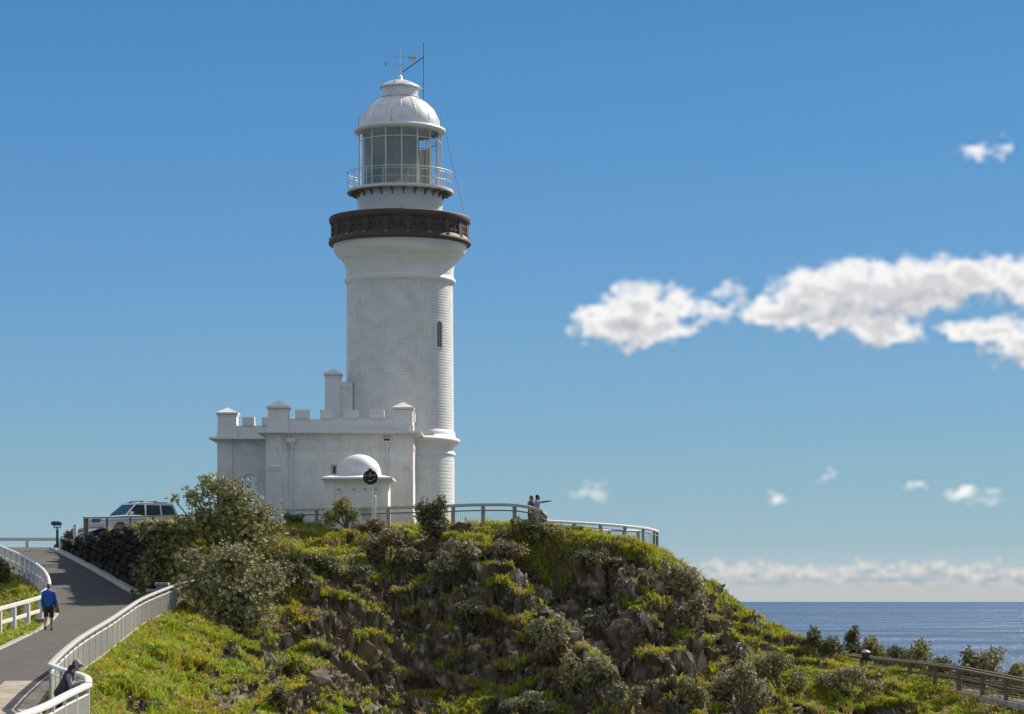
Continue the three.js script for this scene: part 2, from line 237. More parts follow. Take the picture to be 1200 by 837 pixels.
function land(x, d) {
  let h = rbf(x, d);
  const q = roughness(x, d);
  if (d > 66 && d < 126 && x > -16 && x < 14) h += folds(x, d);
  if (q > 0) {
    const craggy = q * sstep(-13, -5, x + 0.12 * (118 - d));
    h += q * (0.55 * fbm2(x * 0.16 + 9, d * 0.16, 3) + 0.16 * fbm2(x * 0.9, d * 0.9, 3));
    h += craggy * 0.55 * ridged(x * 0.17 + 1.3 + 0.05 * d, d * 0.10 + 4, 4);
    const st = 1.5 + 0.4 * n2(x * 0.08, d * 0.08), u = h / st + 0.8 * n2(x * 0.14 + 5, d * 0.1) + 0.25 * n2(x * 0.5, d * 0.4 + 3), fl = Math.floor(u), fr = u - fl, lo = 0.42 + 0.12 * n2(x * 0.2, d * 0.2);
    h += craggy * 1.05 * st * (sstep(lo, lo + 0.40, fr) - fr) * (0.65 + 0.35 * n2(x * 0.11 + 20, d * 0.11));
  }
  h += 0.05 * fbm2(x * 0.7 + 30, d * 0.7, 2);
  // the road bed, its verges, and the level ground above the stone wall
  const L = roadL(d), R = roadR(d), y = roadY(d);
  if (d > 108 && d < 165 && x > R + 0.35) { const t = sstep(110, 119, d); h = lerp(h, Math.max(h, 3.32), t * (1 - sstep(5, 9, x - R)) ); }
  const out = Math.max(L - x, x - R), edge = x > R && d > 108 ? 0.36 : x > R ? 0.9 : 2.2;
  h = lerp(y - 0.14, h, sstep(0.25, edge, out));
  return h;
}
// what the photograph's pixel sees of the ground
function hit(px, py, from = 44) { let p = from; for (let d = from; d < 200; d += 0.25) { if (PY(py, d) <= land(PX(px, d), d)) return V(PX(px, d), land(PX(px, d), d), -d); p = d; } return null; }

const axis = (rows) => { const out = []; for (const [a, b, s] of rows) { const n = Math.round((b - a) / s); for (let i = 0; i < n; i++) out.push(a + (b - a) * i / n); } out.push(rows[rows.length - 1][1]); return out; };
const gx = axis([[-140, -60, 10], [-60, -34, 2], [-34, -15, 0.35], [-15, 22, 0.1], [22, 30, 0.4], [30, 60, 2], [60, 200, 10]]);
const gd = axis([[-20, 30, 5], [30, 44, 0.8], [44, 98, 0.3], [98, 132, 0.1], [132, 166, 0.4], [166, 220, 4], [220, 420, 25]]);
const NX = gx.length, ND = gd.length;
const tp = new Float32Array(NX * ND * 3), grassMask = new Float32Array(NX * ND), rockMask = new Float32Array(NX * ND);
let tn;
{
  const col = new Float32Array(NX * ND * 3), uv = new Float32Array(NX * ND * 2), idx = new Uint32Array((NX - 1) * (ND - 1) * 6);
  for (let j = 0; j < ND; j++) for (let i = 0; i < NX; i++) {
    const x = gx[i], d = gd[j], k = j * NX + i;
    let h = land(x, d);
    const far = Math.max(0, d - 185, Math.abs(x) - 60); h -= far * 0.62; h = Math.max(h, -96);
    tp[3 * k] = x; tp[3 * k + 1] = h; tp[3 * k + 2] = -d; uv[2 * k] = x; uv[2 * k + 1] = d;
  }
  let o = 0;
  for (let j = 0; j < ND - 1; j++) for (let i = 0; i < NX - 1; i++) { const a = j * NX + i, b = a + 1, c = a + NX, e = c + 1; idx[o++] = a; idx[o++] = b; idx[o++] = c; idx[o++] = b; idx[o++] = e; idx[o++] = c; }
  const g = new THREE.BufferGeometry();
  g.setAttribute('position', new THREE.BufferAttribute(tp, 3)); g.setIndex(new THREE.BufferAttribute(idx, 1)); g.computeVertexNormals();
  const nn = g.attributes.normal.array;
  // crags: blocks and splinters of steeply bedded rock pushed out of the steep faces
  const cell = (x, y, z) => { // nearest of jittered points: [distance, second distance, a number for the cell]
    const ix = Math.floor(x), iy = Math.floor(y), iz = Math.floor(z); let a = 9, b = 9, id = 0;
    for (let u = -1; u < 2; u++) for (let v = -1; v < 2; v++) for (let w = -1; w < 2; w++) {
      let q = Math.imul(ix + u, 374761393) ^ Math.imul(iy + v, 668265263) ^ Math.imul(iz + w, 2147483647 ^ 0x5bd1e995); q = Math.imul(q ^ (q >>> 13), 1274126177); q ^= q >>> 16;
      const dx = ix + u + ((q & 255) / 255) - x, dy = iy + v + (((q >>> 8) & 255) / 255) - y, dz = iz + w + (((q >>> 16) & 255) / 255) - z, r = dx * dx + dy * dy + dz * dz;
      if (r < a) { b = a; a = r; id = ((q >>> 3) & 1023) / 1023; } else if (r < b) b = r;
    }
    return [Math.sqrt(a), Math.sqrt(b), id];
  };
  const ZONES = [[645, 685, 121.6, 1.9, 0.5], [700, 700, 120.5, 1.7, 0.3], [610, 668, 121.8, 1.2, 0.35], [670, 664, 121.8, 1.2, 0.3], [815, 692, 123.4, 0.8, 0.35], [862, 756, 120.8, 0.8, 0.3], [400, 655, 124, 2.4, -0.3], [470, 640, 127, 2.5, -0.25], [600, 700, 118.6, 0.9, -0.06], [780, 660, 123, 2, -0.1]].map(([px, py, d, r, b]) => [PX(px, d), d, r, b]);
  const zone = (x, d) => { let s = 0; for (const [a, c, r, b] of ZONES) s += b * Math.exp(-((x - a) ** 2 + (d - c) ** 2) / (r * r)); return s; };
  for (let j = 0; j < ND; j++) for (let i = 0; i < NX; i++) {
    const x = gx[i], d = gd[j], k = j * NX + i, y = tp[3 * k + 1], ny = nn[3 * k + 1], q = roughness(x, d);
    const slope = 1 - ny, nz = fbm2(x * 0.35 + 3, d * 0.35 + y * 0.3, 4), fine = fbm2(x * 2.1, d * 2.1 + y, 3);
    let rock = q > 0.02 ? sstep(0.14, 0.27, slope + 0.19 * nz + 0.07 * fine - 0.13 * sstep(5.5, 9.5, x - 0.1 * (122 - d)) + (-0.06 * (1 - sstep(-10.5, -7, x - 0.10 * (118 - d) + 1))) + zone(x, d)) * sstep(0.05, 0.3, q) : 0;
    let hue = 0.5, crack = 0;
    if (rock > 0.01) {
      const sx = x + 0.25 * y + 0.15 * n3(x * 0.8, y * 0.8, d * 0.8), [a0, b0, id0] = cell(sx * 0.85 + 5, y * 0.42 - 0.15 * x, d * 0.85), [a, b, id] = cell(sx * 2.1, y * 0.8 - 0.4 * x, d * 2.1), [a2, b2, id2] = cell(sx * 5.2 + 9, y * 1.7 - 1.1 * x, d * 5.2);
      crack = Math.max((1 - sstep(0, 0.16, b - a)) * 0.6, 1 - sstep(0, 0.14, b0 - a0)); hue = 0.35 * id0 + 0.4 * id + 0.25 * id2;
      const push = rock * ((id0 - 0.45) * 0.62 + (id - 0.45) * 0.44 + (id2 - 0.5) * 0.23 - 0.32 * crack + 0.3 * (0.4 - a0) + 0.10 * (0.5 - a) + 0.12 * fbm2(x * 0.8 + 7, y * 0.8 + d * 0.5, 3));
      tp[3 * k] += nn[3 * k] * push + rock * 0.06 * n3(x * 3, y * 3, d * 3); tp[3 * k + 1] += ny * push + rock * 0.05 * n3(x * 3 + 9, y * 3, d * 3); tp[3 * k + 2] += nn[3 * k + 2] * push;
    } else if (q > 0.05) { const lump = 0.10 * fbm2(x * 1.3, d * 1.3 + 4, 3); tp[3 * k + 1] += q * lump; }
    rockMask[k] = rock;
    const bare = sstep(0.10, 0.30, fbm2(x * 0.45 + 50, d * 0.45 - 9, 4) + 0.25 * q - 0.12 + (x > 3 ? -0.05 : 0));
    grassMask[k] = (1 - rock) * (1 - 0.85 * bare);
    // matter: soil and thatch under the grass; dark brown, grey and rusty rock with pale lichen
    const soil = [0.20 + 0.05 * fine, 0.15 + 0.04 * fine, 0.08 + 0.02 * fine], turf = [0.12 + 0.03 * nz, 0.125 + 0.03 * nz, 0.025];
    const lich = sstep(0.18, 0.42, fbm2(x * 1.1 + y * 0.9 + 60, d * 1.3 - y * 1.2, 4) + 0.18 * (hue - 0.5)), rust = sstep(0.15, 0.45, fbm2(x * 0.6 - 30, y * 0.9 + d * 0.6, 3));
    let rk = [lerp(0.06, 0.22, hue), lerp(0.044, 0.158, hue), lerp(0.029, 0.10, hue)];
    rk = rk.map((c, m) => lerp(lerp(c, [0.27, 0.16, 0.08][m], 0.6 * rust), [0.52, 0.47, 0.39][m], 0.8 * lich));
    for (let m = 0; m < 3; m++) col[3 * k + m] = lerp(lerp(turf[m], soil[m], bare), rk[m], rock);
  }
  g.computeVertexNormals(); tn = g.attributes.normal.array;
  g.setAttribute('uv', new THREE.BufferAttribute(uv, 2)); g.setAttribute('color', new THREE.BufferAttribute(col, 3));
  structure('ground', g, new THREE.MeshStandardMaterial({ vertexColors: true, roughness: 0.95, flatShading: true, bumpMap: rep(grain, 0.9, 0.9), bumpScale: 0.09 }));
}
const groundAt = (x, d) => land(x, d);

// ------------------------------------------------------------------ sea
{
  const wave = noiseTex(1024, 21, (u, v, r) => 0.5 + 0.07 * tileN(u, v, 40) + 0.14 * tileN(u, v, 110, 3) + 0.24 * tileN(u, v, 290, 8));
  const tone = noiseTex(512, 22, (u, v, r) => { const q = 0.78 + 0.16 * tileN(u, v, 3) + 0.06 * tileN(u, v, 11, 4) + 0.06 * tileN(u, v, 40, 9); return [q * 0.95, q * 0.98, q]; }, true);
  wave.repeat.set(1 / 900, 1 / 900); tone.repeat.set(1 / 16000, 1 / 9000);
  const g = new THREE.CircleGeometry(50200, 256); g.rotateX(-Math.PI / 2);
  const uv = g.attributes.uv, p = g.attributes.position; for (let i = 0; i < p.count; i++) uv.setXY(i, p.getX(i), p.getZ(i));
  const m = structure('sea', g, new THREE.MeshPhysicalMaterial({ color: lin(0.058, 0.125, 0.235), roughness: 0.28, ior: 1.33, specularIntensity: 0.6, map: tone, bumpMap: wave, bumpScale: 4.4 }));
  m.position.y = -92;
}

// ------------------------------------------------------------------ road, kerb, verge, footpath
function strip(name, mat, left, right, y, d0, d1, step = 1, across = 4) {
  const pos = [], uv = [], idx = [], n = Math.round((d1 - d0) / step);
  for (let j = 0; j <= n; j++) { const d = d0 + (d1 - d0) * j / n, a = left(d), b = right(d); for (let i = 0; i <= across; i++) { const x = lerp(a, b, i / across); pos.push(x, y(d, i / across), -d); uv.push(x, d); } }
  for (let j = 0; j < n; j++) for (let i = 0; i < across; i++) { const a = j * (across + 1) + i, c = a + across + 1; idx.push(a, a + 1, c, a + 1, c + 1, c); }
  const g = new THREE.BufferGeometry(); g.setAttribute('position', new THREE.Float32BufferAttribute(pos, 3)); g.setAttribute('uv', new THREE.Float32BufferAttribute(uv, 2)); g.setIndex(idx); g.computeVertexNormals();
  return structure(name, g, mat);
}
strip('road', M.asphalt, (d) => roadL(d) + 0.12, (d) => roadR(d) - 0.02, (d) => roadY(d), 12, 175, 1);
{ // pale concrete edging along the left verge, light kerb along the stone wall
  const line = (f, d0, d1, dy, s = 1.5) => { const o = []; for (let d = d0; d <= d1; d += s) o.push(V(f(d), roadY(d) + dy, -d)); return o; };
  structure('road_edging', sweep(line(roadL, 30, 103.6, 0.05), 0.26, 0.24), M.concrete);
  structure('kerb', sweep(line((d) => roadR(d) - 0.28, 109.5, 153, 0.13), 0.50, 0.30), M.kerb);
  // the footpath by the lookout fence, in slabs with open joints
  const path = new THREE.Group(); path.name = 'footpath'; path.userData.kind = 'structure'; scene.add(path);
  for (let k = 0, d = 40; d < 68; k++, d += 1.6) {
    const e = d + 1.58, s = [[roadR(d) - 1.5, d], [roadR(d) - 0.1, d], [roadR(e) - 0.1, e], [roadR(e) - 1.5, e]], pos = [], q = [];
    for (const [x, z] of s) q.push(V(x, roadY(z) + 0.05, -z)); for (const [x, z] of s) q.push(V(x, roadY(z) - 0.06, -z));
    for (const f of [[0, 1, 2, 3], [0, 4, 5, 1], [3, 2, 6, 7], [0, 3, 7, 4], [1, 5, 6, 2]]) for (const i of [0, 1, 2, 0, 2, 3]) pos.push(...q[f[i]].toArray());
    const g = new THREE.BufferGeometry(); g.setAttribute('position', new THREE.Float32BufferAttribute(pos, 3)); g.computeVertexNormals(); metreUV(g);
    part('slab', g, std([0.36 + 0.05 * ((k * 7) % 3), 0.32 + 0.045 * ((k * 7) % 3), 0.265 + 0.04 * ((k * 7) % 3)], 0.9, { map: rep(concreteMap, 0.5, 0.5) }), path);
  }
}
// paved yard round the lighthouse
{
  const ring = [[-22, 136], [-13, 136], [-9, 134.4], [-5, 131.6], [-2, 129.6], [0.6, 127.8], [1.2, 128.6], [1.6, 136], [0, 160], [-27, 160], [-25.5, 150]];
  const s = new THREE.Shape(ring.map(([x, d]) => new THREE.Vector2(x, d))), q = new THREE.ShapeGeometry(s);
  const p = q.attributes.position; for (let i = 0; i < p.count; i++) { const x = p.getX(i), d = p.getY(i); p.setXYZ(i, x, 3.62, -d); }
  q.computeVertexNormals(); if (q.attributes.normal.getY(0) < 0) { const ix = q.index.array; for (let i = 0; i < ix.length; i += 3) [ix[i], ix[i + 1]] = [ix[i + 1], ix[i]]; q.computeVertexNormals(); } structure('paved_yard', q, std([0.34, 0.32, 0.29], 0.9, { map: rep(concreteMap, 0.3, 0.3) }));
}
//@@LIGHTHOUSE
// ------------------------------------------------------------------ the lighthouse tower
const YARD = 3.62;
{
  const D = 144, S = F / D, AX = PX(468.6, D), y = (py) => (EYE - py) / S, r = (p) => p / S;
  const t = thing('lighthouse', 'tall round white lighthouse tower with brown gallery parapet and glazed domed lantern', 'lighthouse', V(AX, 0, -D));
  // shaft of thin painted courses with recessed joints
  const course = (rBot, rTop, yBot, yTop, h) => { const n = Math.round((yTop - yBot) / h), rows = []; for (let i = 0; i < n; i++) { const a = yBot + (yTop - yBot) * i / n, b = yBot + (yTop - yBot) * (i + 1) / n, ra = lerp(rBot, rTop, i / n); rows.push([ra - 0.009, a], [ra - 0.003, a + 0.010], [ra + 0.002, a + 0.03], [ra + 0.002, b - 0.03], [ra - 0.003, b - 0.010], [ra - 0.009, b - 0.001]); } return rows; };
  // the shaft has a slit window cut out of its right side, so its wall is built as a ring with a gap there
  const winA = Math.acos(1) + Math.asin((515.5 - 468.6) / 62), wy0 = y(411), wy1 = y(381);
  const shaftMat = M.white.clone(); shaftMat.color = lin(0.73, 0.73, 0.73); shaftMat.map = rep(paintTint, 3, 2); shaftMat.bumpMap = rep(grain, 40, 20);
  part('shaft', lathe(course(r(63.2), r(62), y(505), y(334), 0.152), 160), shaftMat, t);
  part('base_wall', lathe(course(r(64), r(63.8), YARD - 0.1, y(535), 0.19), 160), shaftMat, t);
  part('lower_cornice', lathe([[r(63), y(536)], [r(64.6), y(535)], [r(65.3), y(533)], [r(64.6), y(531)], [r(62.6), y(530)], [r(62.8), y(527)], [r(64.5), y(524)], [r(67.5), y(521)], [r(70.2), y(519.6)], [r(70.6), y(518)], [r(70.6), y(516.2)], [r(69.6), y(515.4)], [r(65.2), y(513.6)], [r(65), y(510)], [r(64.4), y(507.5)], [r(63), y(505)]], 128), M.white, t);
  part('neck_ring', lathe([[r(62), y(334.5)], [r(64.6), y(333)], [r(65.6), y(331)], [r(65.2), y(328.8)], [r(63.4), y(327)], [r(62.6), y(326)]], 128), M.white, t);
  part('gallery_corbel', lathe([[r(62.8), y(327)], [r(63), y(318)], [r(64.2), y(312)], [r(66.6), y(307.5)], [r(69), y(305.4)], [r(69.4), y(304)], [r(72.6), y(302)], [r(76), y(298.6)], [r(77.8), y(294)], [r(78.4), y(289)], [r(78.4), y(284)]], 128), M.white, t);
  // slit windows: arched recess with a dark shutter
  const slit = (ang, y0, y1, w, name) => {
    const g = new THREE.Group(); g.name = name; g.rotation.y = ang; t.add(g);
    const s = new THREE.Shape(); s.moveTo(-w / 2, y0); s.lineTo(w / 2, y0); s.lineTo(w / 2, y1 - w / 2); s.absarc(0, y1 - w / 2, w / 2, 0, Math.PI); s.closePath();
    const o = new THREE.Shape(); const e = 0.07; o.moveTo(-w / 2 - e, y0 - e); o.lineTo(w / 2 + e, y0 - e); o.lineTo(w / 2 + e, y1 - w / 2); o.absarc(0, y1 - w / 2, w / 2 + e, 0, Math.PI); o.closePath(); o.holes.push(s);
    const rr = r(62.4); const rim = new THREE.ExtrudeGeometry(o, { depth: 0.1, bevelEnabled: false }); rim.translate(0, 0, rr - 0.06); part('surround', rim, M.white, g);
    const sh = new THREE.ExtrudeGeometry(s, { depth: 0.05, bevelEnabled: false }); sh.translate(0, 0, rr - 0.03); part('shutter', sh, std([0.34, 0.30, 0.27], 0.7, { map: rep(concreteMap, 2, 2) }), g);
  };
  slit(Math.asin(46.5 / 62), wy0, wy1, 0.42, 'slit_window');
  slit(Math.asin(47.5 / 63.5), YARD + 0.3, y(567), 0.42, 'slit_window');
  // brown gallery parapet: panelled drum with pilasters, square pierced panels and mouldings
  part('gallery_parapet', lathe([[r(78.4), y(288.6)], [r(82.8), y(288)], [r(83.6), y(286.6)], [r(83.4), y(284)], [r(81.6), y(282)], [r(80.2), y(280.4)], [r(79.2), y(279)], [r(79.2), y(265.4)], [r(81), y(264)], [r(82.4), y(262.6)], [r(83), y(260)], [r(83), y(257.4)], [r(82.2), y(256.4)], [r(76), y(256)], [r(76), y(275)], [r(50), y(275)]], 160), M.brown, t);
  const nP = 20;
  for (let k = 0; k < nP; k++) {
    const a = (k + 0.5) * 2 * Math.PI / nP, place = (g) => { g.rotateY(a); return g; };
    part('pilaster', place(chamfer(-r(3.6), r(3.6), y(280.5), y(264.6), r(78), r(80.6), 0.03)), M.brown, t);
    const fr = [];
    for (const s of [-1, 1]) { // two square sunk panels in each bay
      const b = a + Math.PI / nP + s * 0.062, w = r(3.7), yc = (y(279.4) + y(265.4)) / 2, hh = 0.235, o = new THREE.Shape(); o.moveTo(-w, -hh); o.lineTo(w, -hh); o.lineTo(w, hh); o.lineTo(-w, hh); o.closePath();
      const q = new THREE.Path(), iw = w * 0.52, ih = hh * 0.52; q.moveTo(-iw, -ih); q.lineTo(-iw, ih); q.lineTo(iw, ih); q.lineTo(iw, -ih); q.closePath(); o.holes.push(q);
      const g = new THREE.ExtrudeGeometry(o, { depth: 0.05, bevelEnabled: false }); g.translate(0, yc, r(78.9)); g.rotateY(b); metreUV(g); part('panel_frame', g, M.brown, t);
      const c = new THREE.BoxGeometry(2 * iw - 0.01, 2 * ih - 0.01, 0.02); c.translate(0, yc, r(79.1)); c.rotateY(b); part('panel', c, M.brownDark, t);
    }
    const dot = chamfer(-0.09, 0.09, -0.05, 0.05, -0.03, 0.05, 0.02); dot.translate(0, y(281.8), r(82)); dot.rotateY(a); part('dentil', dot, M.rust, t);
  }
  // lantern drum and balcony
  part('lantern_drum', lathe([[r(50), y(276)], [r(50), y(228.4)], [r(51), y(228)], [r(51), y(224)]], 96), M.whiteMetal, t);
  const floorY = y(224);
  part('balcony', lathe([[r(50), floorY - 0.12], [r(58), floorY - 0.17], [r(62), floorY - 0.17], [r(62.6), floorY - 0.15], [r(62.6), floorY], [r(62), floorY + 0.01], [r(47), floorY + 0.01]], 128), M.whiteMetal, t);
  for (let k = 0; k < 24; k++) { const a = (k + 0.5) * Math.PI / 12, s = new THREE.Shape(); s.moveTo(r(50), floorY - 0.5); s.lineTo(r(50), floorY - 0.15); s.lineTo(r(61), floorY - 0.17); s.lineTo(r(60), floorY - 0.24); s.quadraticCurveTo(r(51.5), floorY - 0.26, r(51), floorY - 0.5); s.closePath(); const g = new THREE.ExtrudeGeometry(s, { depth: 0.06, bevelEnabled: false }); g.translate(0, 0, -0.03); g.rotateY(a); part('bracket', g, M.rust, t); }
  const railing = new THREE.Group(); railing.name = 'balcony_railing'; t.add(railing);
  for (const [h, k] of [[0.98, 0.024], [0.84, 0.014], [0.42, 0.014]]) { const g = new THREE.TorusGeometry(r(61.8), k, 6, 96); g.rotateX(Math.PI / 2); g.translate(0, floorY + h, 0); part('rail', g, M.whiteMetal, railing); }
  for (let k = 0; k < 18; k++) { const a = (k + 0.2) * Math.PI / 9; part('post', bar(V(Math.sin(a) * r(61.8), floorY, Math.cos(a) * r(61.8)), V(Math.sin(a) * r(61.8), floorY + 0.99, Math.cos(a) * r(61.8)), 0.022), M.whiteMetal, railing); }
  // glazing: sixteen tall panes with a smaller light above each
  const gy0 = floorY + 0.02, gy1 = y(156), ty = y(167), N = 16, gr = r(47.6), off = Math.asin(5 / 47.6) - 0.02;
  for (let k = 0; k < N; k++) {
    const a0 = off + k * 2 * Math.PI / N, a1 = a0 + 2 * Math.PI / N, am = (a0 + a1) / 2, wd = 2 * gr * Math.sin(Math.PI / N), ap = gr * Math.cos(Math.PI / N);
    part('mullion', bar(V(Math.sin(a0) * gr, gy0, Math.cos(a0) * gr), V(Math.sin(a0) * gr, gy1, Math.cos(a0) * gr), 0.035, 8), M.whiteMetal, t);
    for (const [p, q] of [[gy0 + 0.03, ty - 0.02], [ty + 0.02, gy1 - 0.02]]) { const g = new THREE.BoxGeometry(wd - 0.06, q - p, 0.008); g.translate(0, (p + q) / 2, ap); g.rotateY(am); part('pane', g, M.glass, t); }
    for (const yy of [ty, gy0 + 0.02]) { const g = new THREE.BoxGeometry(wd, 0.04, 0.05); g.translate(0, yy, ap); g.rotateY(am); part('glazing_bar', g, M.whiteMetal, t); }
  }
  // drawn curtains inside, open towards the sun, and the lens pedestal
  const curtain = (a0, a1, rad, y0, y1) => { const n = Math.round((a1 - a0) * 60), pos = [], idx = [], uv = []; for (let i = 0; i <= n; i++) { const a = lerp(a0, a1, i / n), q = rad + 0.028 * Math.sin(a * 60) + 0.02 * n2(a * 9, 3); for (const h of [y0, y1]) { pos.push(Math.sin(a) * q, h, Math.cos(a) * q); uv.push(a * rad, h); } if (i) idx.push(2 * i - 2, 2 * i, 2 * i - 1, 2 * i, 2 * i + 1, 2 * i - 1); } const g = new THREE.BufferGeometry(); g.setAttribute('position', new THREE.Float32BufferAttribute(pos, 3)); g.setAttribute('uv', new THREE.Float32BufferAttribute(uv, 2)); g.setIndex(idx); g.computeVertexNormals(); return g; };
  part('curtain', curtain(-1.30, 0.60, r(43), gy0 + 0.05, y(162)), M.curtain, t);
  part('curtain', curtain(2.15, 3.05, r(43), gy0 + 0.05, y(170)), M.curtain, t);
  part('lens_pedestal', lathe([[0.8, gy0], [0.8, gy0 + 0.9], [0.9, gy0 + 0.95], [0.9, gy0 + 1.0], [0.5, gy0 + 1.05], [0.75, gy0 + 1.3], [0.85, gy0 + 1.8], [0.7, gy0 + 2.3], [0.3, gy0 + 2.6], [0.01, gy0 + 2.65]], 32), std([0.06, 0.07, 0.07], 0.25), t);
  // roof: gutter, dome with seams, ventilator, weather vane
  const gut = part('gutter', lathe([[r(46), y(157.4)], [r(52), y(157)], [r(53.6), y(156)], [r(54), y(154)], [r(53.2), y(152.4)], [r(50), y(151)], [r(46), y(150.4)]], 96), M.whiteMetal, t);
  const dome = part('dome', lathe([[r(47.6), y(152)], [r(47.4), y(147)], [r(46.2), y(142)], [r(44), y(136.6)], [r(41), y(131.4)], [r(37), y(126.4)], [r(32.4), y(122)], [r(27.4), y(118.6)], [r(23), y(116.4)], [r(21.4), y(115.6)], [r(21), y(115)]], 96), M.domeMetal, t);
  for (let k = 0; k < 16; k++) { const a = off + k * Math.PI / 8, c = new THREE.CatmullRomCurve3([[47.5, 149], [46.3, 142], [44.1, 136.6], [41.1, 131.4], [37.1, 126.4], [32.5, 122], [27.5, 118.6], [23.4, 116.6]].map(([q, p]) => V(Math.sin(a) * r(q), y(p), Math.cos(a) * r(q)))); part('seam', new THREE.TubeGeometry(c, 14, 0.014, 4), M.domeMetal, dome); }
  const vent = part('ventilator', lathe([[r(21), y(115.4)], [r(22.4), y(115)], [r(22.4), y(114)], [r(21.6), y(113.4)], [r(21.8), y(104.6)], [r(22.6), y(104)]], 64), M.domeMetal, t);
  part('ventilator_cap', lathe([[r(21), y(104.2)], [r(24), y(104)], [r(24.4), y(103)], [r(22), y(101)], [r(17), y(97.8)], [r(10), y(95)], [r(4), y(93.6)], [r(3.2), y(92)], [r(2.6), y(89.6)], [r(1), y(88)], [r(0.05), y(87.4)]], 64), M.domeMetal, vent);
  const vane = new THREE.Group(); vane.name = 'weather_vane'; t.add(vane);
  part('mast', bar(V(0, y(90), 0), V(0, y(56), 0), 0.035, 8, 0.02), M.whiteMetal, vane);
  part('arm', merge([bar(V(-0.78, y(67), 0.1), V(0.92, y(67), -0.1), 0.014), bar(V(-0.3, y(65.4), 0.04), V(0.4, y(65.4), -0.04), 0.01)]), M.steel, vane);
  part('tail_plate', box(0.46, 0.93, y(70.6), y(65.6), -0.11, -0.09), std([0.55, 0.54, 0.52], 0.5), vane);
  part('cardinal_arm', merge([bar(V(-0.82, y(78), 0.25), V(0.86, y(78), -0.25), 0.012), bar(V(-0.2, y(77.4), -0.7), V(0.2, y(77.4), 0.7), 0.012)]), M.steel, vane);
  const arrow = new THREE.Shape(); arrow.moveTo(-0.14, 0.14); arrow.lineTo(0, -0.06); arrow.lineTo(0.14, 0.14); arrow.lineTo(0.08, 0.14); arrow.lineTo(0, 0.04); arrow.lineTo(-0.08, 0.14); arrow.closePath(); const ag = new THREE.ExtrudeGeometry(arrow, { depth: 0.02, bevelEnabled: false }); ag.translate(-0.78, y(77), 0.24); part('arrow_head', ag, M.steel, vane);
  const ant = new THREE.Group(); ant.name = 'antenna'; t.add(ant);
  const mx = r(27.6);
  part('mast', bar(V(mx, y(118), -0.2), V(mx, y(48.5), -0.2), 0.03, 8, 0.02), M.galvDark, ant);
  part('stay', bar(V(r(3), y(84.5), 0), V(mx, y(66), -0.2), 0.03, 6), M.teal, ant);
  part('clamp', bar(V(mx - 0.12, y(103), -0.2), V(mx + 0.14, y(102), -0.2), 0.03, 6), M.whiteMetal, ant);
  for (const a of [-1.35, -0.16, 1.33]) part('lightning_rod', bar(V(Math.sin(a) * r(49), y(152), Math.cos(a) * r(49)), V(Math.sin(a) * r(49), y(138), Math.cos(a) * r(49)), 0.016, 5, 0.008), M.galvDark, t);
  part('cable', new THREE.TubeGeometry(new THREE.CatmullRomCurve3([V(r(54), y(155), 0.2), V(r(60), y(186), 0.2), V(r(75), y(248), 0.2)]), 16, 0.014, 4), M.galvDark, t);
}

